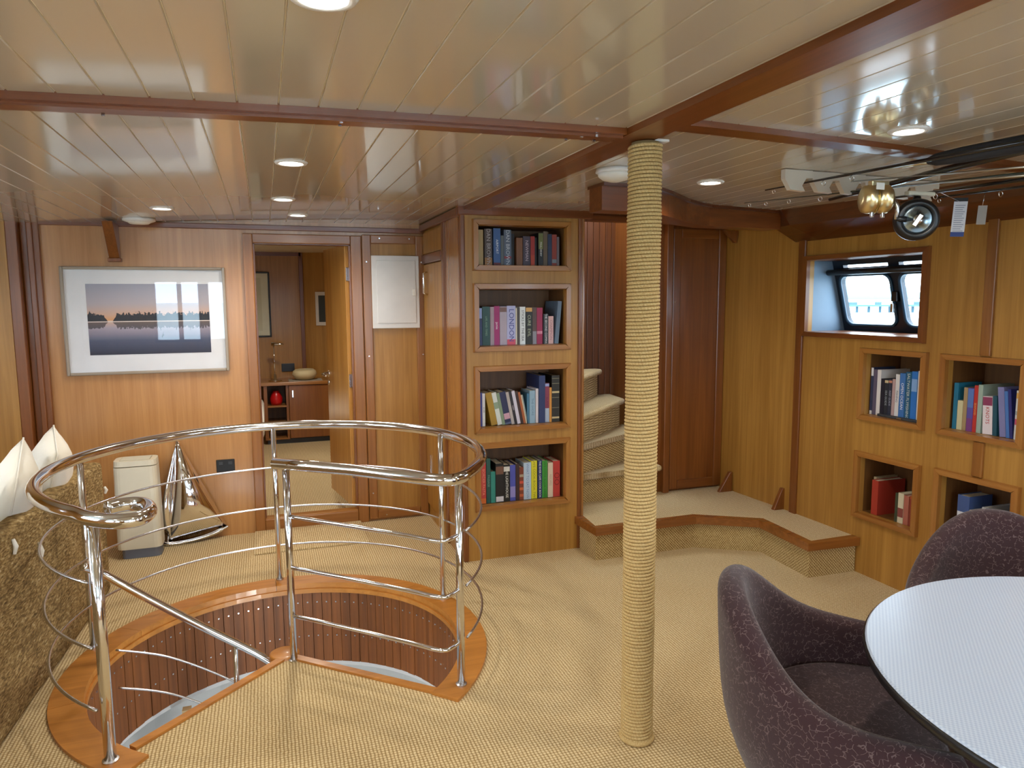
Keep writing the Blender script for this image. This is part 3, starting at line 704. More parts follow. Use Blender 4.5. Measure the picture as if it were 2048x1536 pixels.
for (px, py, pr) in POSTS:
    z0 = .0 if (px, py) == (.057, 3.055) else .012
    tube('post', [(px, py, z0), (px, py, ZR)], pr, CHROME, rl, 14)
    lathe('post_collar', [(pr+.007, 0), (pr+.007, .005), (pr, .008)], (px, py, z0), STEEL, rl, 16, smooth=False)
for z in (.635, .415, .203):
    tube('mid_wire', [ringpt(math.radians(a), .857, z) for a in range(-38, 229, 3)], .0055, STEEL, rl, 8)
    tube('front_rod', smooth_path([(.065, 3.045, z-.003), (.30, 2.83, z-.006), (.50, 2.64, z-.01), (.565, 2.575, z-.012), (.61, 2.555, z-.012), (.668, 2.60, z-.012)], 6), .0085, CHROME, rl, 10)

# ------------------------------------------------------------------ rope-wrapped post
def rope_post():
    x, y = 1.166, 2.082; ztop = 2.012
    rp = empty('rope_wrapped_post', (x, y, 0), 'round post wrapped top to bottom in coiled manila rope', 'post')
    tube('core', [(x, y, 0), (x, y, ztop)], .044, plain('post_core', '#9c8254', .8), rp, 20)
    pitch = .0118; turns = int((ztop-.012)/pitch); seg = 40; cs = 7; R0 = .049; rr0 = .0062
    verts, faces, uvs = [], [], []
    N = turns*seg
    for i in range(N+1):
        a = 2*PI*i/seg; z = .008+pitch*i/seg
        wob = 1+.03*math.sin(i*.37)+.03*math.sin(i*1.7)
        R1 = R0+.0006*math.sin(z*19)+.0005*math.sin(z*47)
        for k in range(cs):
            t = 2*PI*k/cs; rr_ = rr0*wob
            R2 = R1+rr_*math.cos(t); verts.append((x+R2*math.cos(a), y+R2*math.sin(a), z+rr_*.95*math.sin(t)))
    for i in range(N):
        for k in range(cs): faces.append((i*cs+k, i*cs+(k+1) % cs, (i+1)*cs+(k+1) % cs, (i+1)*cs+k))
    o0 = offs(rp); me = bpy.data.meshes.new('rope_coil'); me.from_pydata([tuple(Vector(v)-o0) for v in verts], [], faces)
    uv = me.uv_layers.new(name='UVMap'); data = []
    for i in range(N):
        u0, u1 = i/seg*31.37, (i+1)/seg*31.37
        for k in range(cs):
            v0, v1 = k/cs, (k+1)/cs; data += [u0, v0, u0, v1, u1, v1, u1, v0]
    uv.data.foreach_set('uv', data); me.polygons.foreach_set('use_smooth', [True]*len(me.polygons)); me.materials.append(ROPE)
    link(bpy.data.objects.new('rope_coil', me), rp)
    tube('bottom_turn', [(x+.053*math.cos(a), y+.053*math.sin(a), .009) for a in [2*PI*k/40 for k in range(40)]], .009, ROPE, rp, 8, cyclic=True)
    box('head_plate', (x+.012, y-.03, 2.0135), (x+.07, y+.085, 2.022), PAINT, rp, .002)
rope_post()

# ------------------------------------------------------------------ downlights
def downlight(x, y, label, z=None, power=9.0, room=True):
    z = zc(x) if z is None else z
    d = empty('downlight', (x, y, z), label, 'light', 'recessed ceiling downlights')
    lathe('trim_ring', [(.043, -.001), (.043, -.006), (.055, -.006), (.06, 0), (.06, .004), (.043, .004)], (x, y, z), PAINT, d, 28)
    lathe('lens', [(0, -.002), (.044, -.002), (.044, .003), (0, .003)], (x, y, z), emit('lamp_lens', (1, .95, .86), 22), d, 24)
    ld_ = bpy.data.lights.new('downlight_lamp', 'SPOT'); ld_.energy = power*LAMP; ld_.color = (1, .93, .82); ld_.spot_size = math.radians(165); ld_.spot_blend = .9; ld_.shadow_soft_size = .04
    lo = bpy.data.objects.new('downlight_lamp', ld_); COL.objects.link(lo); lo.parent = d; lo.location = (0, 0, -.014)
PWR = 27
downlight(.115, 1.29, 'glowing downlight nearest the viewer, at the top edge of the picture', power=PWR)
downlight(.117, 2.81, 'glowing downlight just beyond the left ceiling batten, above the round railing', power=PWR)
downlight(.114, 3.80, 'glowing downlight between the railing light and the door light', power=PWR)
downlight(.213, 4.48, 'glowing downlight right in front of the open cabin door', power=PWR)
downlight(-.481, 4.22, 'glowing downlight in front of the lake picture', power=PWR)
downlight(1.891, 2.79, 'glowing downlight over the landing, right of the rope-wrapped post', power=PWR)
downlight(1.903, 1.765, 'glowing downlight by the right ceiling batten above the fishing rods', power=PWR)
for (x, y, wh) in ((.115, -.4, 'right behind the viewer'), (1.9, .3, 'over the round table'), (-1.6, 1.3, 'over the near end of the sofa'), (-1.6, 2.8, 'over the far end of the sofa'), (1.9, -1.4, 'in the aft starboard corner'), (-1.6, -.6, 'in the aft port corner')):
    downlight(x, y, 'recessed ceiling downlight '+wh, power=PWR)
dl = empty('dome_light', (1.33, 2.62, zc(1.33)), 'white round dome lamp on the ceiling half hidden behind the rope-wrapped post', 'light')
lathe('base_ring', [(.0, 0), (.075, 0), (.078, -.014), (.07, -.018), (.0, -.018)], (1.345, 2.64, zc(1.345)), PAINT, dl, 28)
lathe('dome', [(.07, -.018), (.066, -.03), (.05, -.042), (.02, -.05), (.0, -.051)], (1.345, 2.64, zc(1.345)), WHITE, dl, 28)

# ------------------------------------------------------------------ furniture: table and tub chairs
TBL = (1.816, .879); TZ = .70; TR = .625
tb = empty('round_table', (TBL[0], TBL[1], 0), 'round table with a pale speckled laminate top and dark edge', 'table')
def tabletop_mat():
    t = NT('pale_woven_laminate'); t.set(Roughness=.28, Specular_IOR_Level=.6, Coat_Weight=.25, Coat_Roughness=.2)
    v = t.coords((1, 1, 1)); sp = t.n('ShaderNodeSeparateXYZ'); t.l(v, sp.inputs[0])
    s = t.math('MULTIPLY', t.math('SINE', t.math('MULTIPLY', sp.outputs[0], 560)), t.math('SINE', t.math('MULTIPLY', sp.outputs[1], 560)))
    t.l(t.ramp(t.math('ADD', t.math('MULTIPLY', s, .5), .5), [(.2, '#aebfd8'), (.8, '#c9d6e8')]), t.b.inputs['Base Color'])
    t.bump(s, .08, .001); return t.m
lathe('table_top', [(0, -.022), (TR-.01, -.022), (TR, -.014), (TR, -.004), (TR-.004, 0), (0, 0)], (TBL[0], TBL[1], TZ), tabletop_mat(), tb, 96, smooth=False)
lathe('edge_band', [(TR-.012, -.026), (TR+.002, -.026), (TR+.004, -.018), (TR+.004, -.008), (TR-.002, -.004)], (TBL[0], TBL[1], TZ), BLACK, tb, 96)
lathe('pedestal', [(.27, 0), (.27, .02), (.09, .05), (.055, .09), (.055, .6), (.16, .677), (0, .677)], (TBL[0], TBL[1], 0), DARK, tb, 36)
def tub_chair(cx, cy, ang, label):
    """upholstered tub chair; ang = direction it faces"""
    ch = empty('tub_chair', (cx, cy, 0), label, 'chair', 'tub chairs round the table')
    Rw = .348; depth = .17
    samples = []
    n = 44; Lh = Rw*PI/2+depth
    for i in range(n+1):
        s = -Lh+2*Lh*i/n; a_ = abs(s)
        if a_ <= Rw*PI/2: t = s/Rw; p = (-Rw*math.cos(t), Rw*math.sin(t)); nr = (-math.cos(t), math.sin(t))
        else: sg = 1 if s > 0 else -1; p = (a_-Rw*PI/2, sg*Rw); nr = (0, sg)
        samples.append((s, p, nr))
    def rim(s):
        a_ = abs(s)
        return .545+.228*math.exp(-(a_/.285)**2.3)-.02*max(0, a_-.45)
    verts, faces = [], []; prof_n = 0
    ca, sa = math.cos(ang), math.sin(ang)
    for (s, p, nr) in samples:
        h = rim(s); back = max(0, math.cos(min(abs(s)/Rw, PI/2)))
        th = .075; prof = []
        lean = .05*back
        def out(z): return .018*math.sin(PI*min(1, max(0, (z-.12)/(h-.12)))) - .085*max(0, (.40-z)/.28)**1.3 + lean*(z-.3)/.45
        for z in [.13+(h-.055-.13)*k/6 for k in range(7)]:
            prof.append((out(z), z))
        for k in range(7):
            t = PI*k/6; prof.append((out(h-.037)-th/2+th/2*math.cos(t), h-.037+.037*math.sin(t)))
        for z in (h-.06, h-.12, .42, .36): prof.append((out(min(z, h))-th-.012*(h-z)/.3, z))
        prof_n = len(prof)
        for (o_, z) in prof:
            lx, ly = p[0]+nr[0]*o_, p[1]+nr[1]*o_
            verts.append((cx+lx*ca-ly*sa, cy+lx*sa+ly*ca, z))
    for i in range(n):
        for k in range(prof_n-1): faces.append((i*prof_n+k, (i+1)*prof_n+k, (i+1)*prof_n+k+1, i*prof_n+k+1))
    faces.append(tuple(range(prof_n))); faces.append(tuple(n*prof_n+k for k in range(prof_n)))
    sh = mesh('shell', verts, faces, UPH, ch, True)
    md = sh.modifiers.new('subsurf', 'SUBSURF'); md.levels = 1; md.render_levels = 1
    pts = [(p[0]-nr[0]*.06-.0, p[1]-nr[1]*.06) for (s, p, nr) in samples] 
    poly = [(cx+a*ca-b*sa, cy+a*sa+b*ca) for a, b in pts] 
    seat = prism('seat_cushion', poly, .30, .425, UPH, ch, .0)
    bmm = bmesh.new(); bmm.from_mesh(seat.data); bmesh.ops.bevel(bmm, geom=list(bmm.edges), offset=.02, segments=3, affect='EDGES', profile=.5); bmm.to_mesh(seat.data); bmm.free()
    pts = [(p[0]-nr[0]*.10, p[1]-nr[1]*.10) for (s, p, nr) in samples]
    prism('under_frame', [(cx+a*ca-b*sa, cy+a*sa+b*ca) for a, b in pts], .11, .30, UPH, ch)
    for (lx, ly) in ((-.2, -.17), (-.2, .17), (.13, -.2), (.13, .2)):
        tube('leg', [(cx+lx*ca-ly*sa, cy+lx*sa+ly*ca, 0), (cx+lx*ca*.93-ly*.93*sa, cy+lx*.93*sa+ly*.93*ca, .13)], [.014, .02], BLACK, ch, 10)
tub_chair(1.475, 1.385, math.atan2(-.66, .75), 'aubergine crackle-patterned tub chair nearest the rope-wrapped post')
tub_chair(2.23, 1.49, math.atan2(-.85, -.53), 'aubergine crackle-patterned tub chair beyond the round table by the book niches')

# ------------------------------------------------------------------ sofa and pillows
sfa = empty('woven_sofa', (-1.2, 2.8, 0), 'long sofa with a rough brown woven back turned towards the viewer', 'sofa')
def sx(y): return -.83-.062*(4.17-y)
ya, yb_ = .9, 4.17
def slab(name, d0, d1, y0, y1, z0, z1, bev, mat=WOVEN):
    bm = bmesh.new(); add_box(bm, (0, y0, z0), (1, y1, z1))
    for v in bm.verts: v.co.x = sx(v.co.y)-(d0 if v.co.x > .5 else d1)
    bevel(bm, bev, 3); return from_bm(name, bm, mat, sfa, True)
slab('back_panel', 0, .10, ya, yb_, .0, .70, .025)
slab('seat_base', .10, .85, ya, yb_, .04, .30, .02)
slab('arm', .10, .85, ya, ya+.16, .30, .58, .03); slab('arm', .10, .85, yb_-.16, yb_, .30, .58, .03)
for i in range(3):
    y0 = ya+.17+i*(yb_-ya-.34)/3; slab('seat_cushion', .11, .86, y0, y0+(yb_-ya-.34)/3-.01, .30, .43, .04, LINEN)
for (ky, kz, kl) in ((4.15, .548, .018), (2.98, .64, .028), (3.22, .54, .036)):
    tube('tie_knot', [(sx(ky)+.006, ky, kz-kl), (sx(ky)+.012, ky+.004, kz), (sx(ky)+.006, ky, kz+kl)], [.006, .009, .006], LINEN, sfa, 8)
def pillow(c, yaw, tilt, lean, label, s=.42, th=.19):
    o_ = empty('pillow', c, label, 'pillow', 'white pillows on the woven sofa')
    n = 14; bm = bmesh.new(); bmesh.ops.create_grid(bm, x_segments=n, y_segments=n, size=.5)
    top = list(bm.verts); 
    vs2, fs2 = [], []
    def P(u, v, sg):
        e = (1-(2*u)**2)*(1-(2*v)**2); e = max(0, e)**.42
        pinch = 1-.10*(1-abs(2*u)**2)*abs(2*v)**2; pinch2 = 1-.10*(1-abs(2*v)**2)*abs(2*u)**2
        return Vector((sg*th/2*e*(1+.08*math.sin(9*u+5*v)), u*s*pinch, v*s*pinch2))
    bm.free()
    for sg in (1, -1):
        for i in range(n+1):
            for j in range(n+1): vs2.append(P(i/n-.5, j/n-.5, sg))
    m = n+1
    for b in (0, m*m):
        for i in range(n):
            for j in range(n): fs2.append((b+i*m+j, b+(i+1)*m+j, b+(i+1)*m+j+1, b+i*m+j+1))
    M = Matrix.Translation(c) @ Matrix.Rotation(yaw, 4, 'Z') @ Matrix.Rotation(lean, 4, 'Y') @ Matrix.Rotation(tilt, 4, 'X')
    cov = mesh('cover', [M @ v for v in vs2], fs2, LINEN, o_, True)
    bm = bmesh.new(); bm.from_mesh(cov.data); bmesh.ops.remove_doubles(bm, verts=bm.verts, dist=.0005); bmesh.ops.recalc_face_normals(bm, faces=bm.faces); bm.to_mesh(cov.data); bm.free()
    edge = [M @ P(u, v, 1) for (u, v) in [(-.5+i/10, -.5) for i in range(10)] + [(.5, -.5+i/10) for i in range(10)] + [(.5-i/10, .5) for i in range(10)] + [(-.5, .5-i/10) for i in range(10)]]
    tube('piping', edge, .004, LINEN, o_, 6, cyclic=True)
pillow((-1.0, 3.84, .685), .30, .18, .22, 'white linen pillow at the far end of the woven sofa', .42)
pillow((-1.025, 3.42, .685), .25, .25, .22, 'white linen pillow in the middle of three on the woven sofa', .43)
pillow((-1.05, 2.98, .685), .28, .15, .22, 'white linen pillow nearest the viewer, cut by the left edge', .44)

# ------------------------------------------------------------------ lake picture
def picture():
    x0, x1, z0, z1 = -1.128, -.222, 1.084, 1.735
    pc = empty('lake_picture', ((x0+x1)/2, YB-.001, z0), 'large framed lake-at-dusk print with a wide white mount', 'picture')
    fr = wood('grey_frame_x', '#a89a88', '#857868', axis=0, rough=.35); frz = wood('grey_frame_z', '#a89a88', '#857868', rough=.35)
    frame_z('frame_rail', x0, x1, z0, z1, YB-.002, .018, .03, (fr, frz), pc)
    box('mount_board', (x0+.017, YB-.012, z0+.017), (x1-.017, YB-.003, z1-.017), plain('mount_white', '#eceef2', .7), pc)
    px0, px1, pz0, pz1 = -1.0, -.325, 1.205, 1.632
    t = NT('lake_dusk_print'); t.set(Roughness=.5)
    tc = t.n('ShaderNodeTexCoord'); sp = t.n('ShaderNodeSeparateXYZ'); t.l(tc.outputs['Object'], sp.inputs[0])
    zz = t.math('DIVIDE', t.math('SUBTRACT', sp.outputs[2], pz0-z0), pz1-pz0)
    base = t.ramp(zz, [(0., '#1f2a42'), (.2, '#4d5873'), (.38, '#a99fae'), (.455, '#cfae9f'), (.47, '#e8dcd4'), (.49, '#dba070'), (.57, '#d3ad96'), (.72, '#b9b1b8'), (1, '#a3a7b8')])
    def n1d(sc_, seed, det=4.0):
        mp = t.n('ShaderNodeMapping'); mp.inputs['Scale'].default_value = (sc_, 0, 0); mp.inputs['Location'].default_value = (seed, 0, 0); t.l(tc.outputs['Object'], mp.inputs[0])
        q = t.n('ShaderNodeTexNoise', i_Scale=1.0, i_Detail=det, i_Roughness=.7); t.l(mp.outputs[0], q.inputs[0]); return q.outputs[0]
    # shoreline tree band: height varies along x, with one gap
    n2 = t.n('ShaderNodeTexNoise', i_Scale=85.0, i_Detail=5.0); t.l(tc.outputs['Object'], n2.inputs[0])
    lump = t.math('ADD', t.math('MULTIPLY', n1d(34, 3.3), .24), t.math('MULTIPLY', n2.outputs[0], .13))
    gapc = t.math('ABSOLUTE', t.math('ADD', sp.outputs[0], .205))
    gap = t.math('MINIMUM', t.math('MAXIMUM', t.math('MULTIPLY', t.math('SUBTRACT', gapc, .012), 30.0), 0.0), 1.0)
    hgt = t.math('MULTIPLY', t.math('SUBTRACT', lump, .08), gap)
    up = t.math('SUBTRACT', zz, .475)
    tree = t.math('MULTIPLY', t.math('LESS_THAN', up, hgt), t.math('GREATER_THAN', up, 0.0))
    dn = t.math('SUBTRACT', .462, zz)
    refl = t.math('MULTIPLY', t.math('LESS_THAN', dn, t.math('MULTIPLY', hgt, .85)), t.math('GREATER_THAN', dn, 0.0))
    mx = t.n('ShaderNodeMix', data_type='RGBA'); t.l(t.math('MAXIMUM', tree, t.math('MULTIPLY', refl, .8)), mx.inputs[0]); t.l(base, mx.inputs[6]); mx.inputs[7].default_value = col('#1f2a36')
    t.l(mx.outputs[2], t.b.inputs['Base Color'])
    box('print', (px0, YB-.0135, pz0), (px1, YB-.0119, pz1), t.m, pc)
    box('glazing', (x0+.016, YB-.022, z0+.016), (x1-.016, YB-.020, z1-.016), GLASS, pc)
    M = Matrix.Translation((-.60, YB-.0142, 1.30)) @ Matrix.Rotation(PI/2, 4, 'X')
    mesh('wading_bird', [M @ Vector(p) for p in ((0, 0, 0), (.004, .012, 0), (.012, .02, 0), (.006, .024, 0), (.01, .045, 0), (.003, .026, 0), (-.004, .01, 0))], [(0, 1, 6), (1, 2, 3), (1, 3, 5, 6), (3, 4, 5)], plain('bird_ink', '#2a3038', .7), pc)
picture()
so = empty('wall_socket', (-.277, YB, .466), 'black double wall socket between the steel sculpture and the door', 'socket')
box('plate', (-.333, YB-.01, .425), (-.222, YB-.0005, .508), BLACK, so, .004)
for s in (-.028, .028): box('rocker', (-.277+s-.012, YB-.014, .475), (-.277+s+.012, YB-.009, .495), DARK, so, .002)

# ------------------------------------------------------------------ air purifier and steel sail sculpture
ap = empty('air_purifier', (-.76, 4.76, 0), 'ivory upright air purifier on a dark plinth beside the woven sofa', 'appliance')
def taper_box(name, lo, hi, mat, parent, bev, top=.97, seg=4):
    bm = bmesh.new(); vv = add_box(bm, lo, hi); cx_, cy_ = (lo[0]+hi[0])/2, (lo[1]+hi[1])/2
    ed = [e for e in bm.edges if abs(e.verts[0].co.z-e.verts[1].co.z) > .01]
    bmesh.ops.bevel(bm, geom=ed, offset=bev, segments=seg, affect='EDGES', profile=.5)
    for v in bm.verts:
        if v.co.z > (lo[2]+hi[2])/2: v.co.x = cx_+(v.co.x-cx_)*top; v.co.y = cy_+(v.co.y-cy_)*top
    return from_bm(name, bm, mat, parent)
taper_box('plinth', (-.862, 4.655, 0), (-.65, 4.795, .06), plain('plinth_grey', '#6c7280', .5), ap, .03, 1.0)
taper_box('body', (-.885, 4.64, .06), (-.64, 4.81, .555), OFFW, ap, .04, .95)
taper_box('lid', (-.879, 4.646, .56), (-.646, 4.804, .592), OFFW, ap, .04, .98)
box('top_vent', (-.845, 4.67, .585), (-.68, 4.78, .5935), plain('vent_shadow', '#a39b84', .7), ap, .002)
for i in range(6): box('vent_slat', (-.84, 4.675+i*.018, .592), (-.685, 4.682+i*.018, .597), OFFW, ap)
sc_ = empty('sail_sculpture', (-.48, 4.77, 0), 'polished steel sailboat sculpture with two billowing sails on the carpet', 'sculpture')
def sail(name, A, B, C, bulge, mat, n=14):
    A, B, C = Vector(A), Vector(B), Vector(C); nrm = (B-A).cross(C-A).normalized()
    if nrm.y > 0: nrm = -nrm
    vv, ff, idx = [], [], {}
    for layer in (0, 1):
        for i in range(n+1):
            for j in range(n+1-i):
                u, v = i/n, j/n; w_ = 1-u-v
                idx[(layer, i, j)] = len(vv)
                b = bulge*(max(0, 27*u*v*w_)**.7*.75+.25*max(0, math.sin(PI*(u+v))))
                vv.append(A*w_+B*u+C*v+nrm*(b-layer*.004))
        for i in range(n):
            for j in range(n-i):
                ff.append((idx[(layer, i, j)], idx[(layer, i+1, j)], idx[(layer, i, j+1)]))
                if i+j < n-1: ff.append((idx[(layer, i+1, j)], idx[(layer, i+1, j+1)], idx[(layer, i, j+1)]))
    for i in range(n):
        for (p, q) in (((i, 0), (i+1, 0)), ((0, i), (0, i+1)), ((i, n-i), (i+1, n-i-1))):
            ff.append((idx[(0,)+p], idx[(0,)+q], idx[(1,)+q], idx[(1,)+p]))
    return mesh(name, vv, ff, mat, sc_, True)
sail('main_sail', (-.553, 4.88, .672), (-.64, 4.83, .02), (-.285, 4.905, .068), .11, MIRROR)
sail('fore_sail', (-.555, 4.875, .655), (-.70, 4.865, .10), (-.615, 4.815, .06), .05, MIRROR)
tube('mast', [(-.553, 4.88, .68), (-.592, 4.85, .35), (-.633, 4.83, .02)], [.003, .006, .007], MIRROR, sc_, 8)
tube('hull_rail', smooth_path([(-.71, 4.86, .05), (-.63, 4.828, .014), (-.5, 4.85, .014), (-.38, 4.876, .034), (-.28, 4.903, .068)]), [.008]*4+[.014]*25+[.008]*4, MIRROR, sc_, 10)
rg = struct(box('floor_hatch_mat', (-.118, 4.46, 0.0), (.572, 4.90, .016), CARPET, None, .005, origin=(.23, 4.68, 0))); del rg['kind']
tag(rg, 'loose rectangular sisal mat on the carpet before the cabin door', 'mat')

# ------------------------------------------------------------------ cabin seen through the door
CYB = 8.42
cb = empty('wall_cabin', (.3, CYB, 0), 'timber-lined cabin beyond the open door', 'wall', None, 'structure')
box('cabin_floor', (-1.6, YB+.03, -.03), (1.6, CYB, .0), CARPET, cb)
box('cabin_back_panel', (-1.6, CYB, 0), (.41, CYB+.05, 2.2), VEN, cb)
v = [(.41, CYB, z) for z in (0, 2.2)] + [(1.6, CYB-.35, z) for z in (0, 2.2)]
mesh('cabin_angled_panel', v, [(0, 2, 3, 1)], VEN, cb)
box('cabin_corner_batten', (.385, CYB-.02, 0), (.43, CYB, 2.1), TRIM, cb, .004)
box('cabin_side_panel', (-1.65, YB+.05, 0), (-1.6, CYB, 2.2), VEN, cb); box('cabin_side_panel', (1.6, YB+.05, 0), (1.65, CYB, 2.2), VEN, cb)
box('cabin_ceiling', (-1.65, YB+.05, 2.06), (1.65, CYB+.05, 2.1), plain('cabin_ceiling_cream', '#ddd3bd', .5), cb)
box('cabin_ceiling_trim', (-1.6, CYB-.02, 2.02), (.41, CYB, 2.06), TRIMX, cb)
cab = empty('cabin_cabinet', (.35, 8.2, 0), 'low wooden cabinet with open cubbies seen through the doorway', 'cabinet')
CB = wood('cabinet_wood_z', '#9d6227', '#744113', rough=.35)
box('plinth', (-.02, 8.0, 0), (1.0, CYB, .05), DARK, cab)
box('worktop', (-.07, 7.94, .635), (1.02, CYB, .67), GOLDX, cab, .004)
box('side', (-.04, 7.97, .05), (-.005, CYB, .635), CB, cab); box('divider', (.185, 7.97, .05), (.21, CYB, .635), CB, cab); box('carcass_back', (-.04, 8.3, .05), (1.0, CYB-.005, .635), NICHE, cab)
for z in (.05, .22, .40): box('cubby_shelf', (-.005, 7.975, z), (.185, 8.3, z+.018), GOLDX, cab)
dd = box('cabinet_door', (.215, 7.96, .06), (.66, 7.978, .63), CB, cab, .003)
box('handle', (.245, 7.945, .50), (.262, 7.962, .58), CHROME, dd, .003)
box('cabinet_door', (.67, 7.96, .06), (1.0, 7.978, .63), CB, cab, .003)
rv = lathe('red_vase', [(0, 0), (.05, 0), (.062, .03), (.066, .07), (.045, .12), (.03, .145), (.033, .15), (.0, .15)], (.085, 8.06, .418), plain('red_ceramic', '#c8181c', .3), None, 24, origin=(.085, 8.06, .418))
tag(rv, 'small glossy red vase in the cabinet cubby', 'vase')
lpm = empty('reading_lamp', (.083, 8.12, .67), 'slim chrome reading lamp standing on the cabin cabinet', 'lamp')
lathe('lamp_base', [(0, 0), (.07, 0), (.07, .008), (.02, .014), (.016, .07), (.0, .075)], (.083, 8.12, .67), CHROME, lpm, 24)
tube('stem', [(.083, 8.12, .68), (.083, 8.12, 1.06)], .006, CHROME, lpm, 8)
tube('lamp_head', [(.065, 8.12, 1.066), (.11, 8.10, 1.068), (.18, 8.06, 1.066)], [.02, .018, .008], CHROME, lpm, 10)
bw = empty('pottery_bowl', (.39, 8.1, .67), 'round cream pottery bowl on a grey place mat in the cabin', 'bowl')
lathe('bowl_body', [(0, .004), (.07, .004), (.11, .03), (.132, .065), (.12, .10), (.095, .118), (.088, .112), (.11, .09), (.118, .065), (.1, .035), (.06, .015), (0, .012)], (.39, 8.1, .67), plain('bowl_cream', '#d8c79c', .6), bw, 32)
tag(box('place_mat', (.22, 7.99, .6701), (.57, 8.2, .674), plain('mat_grey', '#a9a294', .8), None, .001, origin=(.4, 8.1, .67)), 'thin grey place mat under the pottery bowl', 'mat')
tag(box('cabin_socket', (.16, CYB-.012, .74), (.30, CYB, .83), BLACK, None, .003, origin=(.23, CYB, .74)), 'black wall socket above the cabin cabinet', 'socket')
p1 = empty('portrait_print', (-.12, CYB, 1.14), 'tall black-framed print with a cream mount left inside the doorway', 'picture')
frame_z('frame', -.31, .072, 1.13, 1.845, CYB-.001, .018, .025, (BLACK, BLACK), p1); box('mount', (-.295, CYB-.012, 1.145), (.057, CYB-.002, 1.83), plain('mount_cream', '#e6e6cf', .7), p1)
box('print_panel', (-.25, CYB-.0135, 1.2), (-.02, CYB-.0119, 1.78), plain('print_sepia', '#d9d8bd', .7), p1)
p2 = empty('small_print', (.66, CYB, 1.26), 'small dark print in a white frame half hidden by the cabin door', 'picture')
def tilt_y(xx): return CYB-.35*(xx-.41)/1.19
Mp = Matrix.Translation((.555, tilt_y(.555), 1.25)) @ Matrix.Rotation(math.atan2(-.35, 1.19), 4, 'Z')
box('frame', (0, -.025, 0), (.3, -.002, .375), PAINT, p2, .003, M=Mp); box('picture_panel', (.035, -.028, .04), (.265, -.024, .335), plain('print_dark', '#2e3330', .5), p2, M=Mp)
bd = empty('cabin_bed', (-.5, 7.2, 0), 'bed with white linen at the left inside the cabin', 'bed')
box('bed_base', (-1.4, 6.5, 0), (-.08, 7.9, .32), CB, bd, .01); box('mattress', (-1.4, 6.5, .32), (-.04, 7.9, .52), LINEN, bd, .05, smooth=True)
downlight(.3, 6.6, 'recessed downlight in the cabin ceiling beyond the door', 2.06, PWR*3.2)

# ------------------------------------------------------------------ books
ORD = ['', 'second', 'third', 'fourth', 'fifth', 'sixth', 'seventh', 'eighth', 'ninth', 'tenth', 'eleventh', 'twelfth', 'thirteenth', 'fourteenth', 'fifteenth', 'sixteenth', 'seventeenth', 'eighteenth', 'nineteenth', 'twentieth']
PAGES = plain('book_pages', '#d8ccb0', .9)
def book(frame, u0, th, h, color, desc, where, idx, last, title=None, tcol='#f0ece0', lean=0, depth=.15, bands=(), inset=.03, tsize=None):
    """frame(u, w, z) -> world point.  spine at w=inset facing the room; lean>0 tips the top left"""
    ca, sa = math.cos(math.radians(lean)), math.sin(math.radians(lean))
    def T(u, w_, z):
        if lean >= 0: return frame(u0+u*ca-z*sa, inset+w_, u*sa+z*ca)
        uu = u-th; return frame(u0+th+uu*ca-z*sa, inset+w_, uu*sa+z*ca)
    pos = 'leftmost' if idx == 0 else ('rightmost' if last else ORD[idx]+' from left')
    o = empty('book', T(th/2, 0, 0), f'{desc}, {pos} {where}', 'book', 'books '+where)
    def bx(name, lo, hi, mat, bev=0):
        bm = bmesh.new(); add_box(bm, lo, hi); bevel(bm, bev, 1)
        for v in bm.verts: v.co = Vector(T(*v.co))
        return from_bm(name, bm, mat, o)
    m = plain('cover_'+color.lstrip('#'), color, .45)
    t = .0022
    bm = bmesh.new(); add_box(bm, (0, 0, 0), (th, t, h)); add_box(bm, (0, t, 0), (t, depth, h)); add_box(bm, (th-t, t, 0), (th, depth, h))
    for v in bm.verts: v.co = Vector(T(*v.co))
    from_bm('cover', bm, m, o)
    bx('pages', (t*1.05, t*1.05, .003), (th-t*1.05, depth-.004, h-.004), PAGES)
    for (z0, z1, c) in bands: bx('spine_band', (.0008, -.0006, h*z0), (th-.0008, .0004, h*z1), plain('band_'+c.lstrip('#'), c, .45))
    if title:
        s = tsize or min(th*.72, h*.95/(max(1, len(title))*.56))
        P0, Pu, Pz = Vector(T(th/2, -.0012, h/2)), Vector(T(th, -.0012, h/2)), Vector(T(th/2, -.0012, h))
        ex = -(Pz-P0).normalized(); ey = (Pu-P0).normalized(); ez = ex.cross(ey)   # reads top to bottom
        M = Matrix(((ex.x, ey.x, ez.x, P0.x), (ex.y, ey.y, ez.y, P0.y), (ex.z, ey.z, ez.z, P0.z), (0, 0, 0, 1)))
        text_mesh('spine_lettering', title, s, M, plain('ink_'+tcol.lstrip('#'), tcol, .5), o)
def shelf(frame, items, where, scale, x_off):
    n = len(items)
    for i, it in enumerate(items):
        (a, b, h, c, desc), kw = it[:5], (it[5] if len(it) > 5 else {})
        book(frame, (a-x_off)*scale, (b-a)*scale, h, c, desc, where, i, i == n-1, **kw)
def tframe(key):
    x0, x1, z0, z1 = TS[key]; return lambda u, w_, z: (x0+u, TY+w_, z0+z+.0005)
def rframe(key):
    y0, y1, z0, z1 = NICHES[key]; return lambda u, w_, z: (xw(y1-u)+w_, y1-u, z0+z+.0005)
S = .525/1670
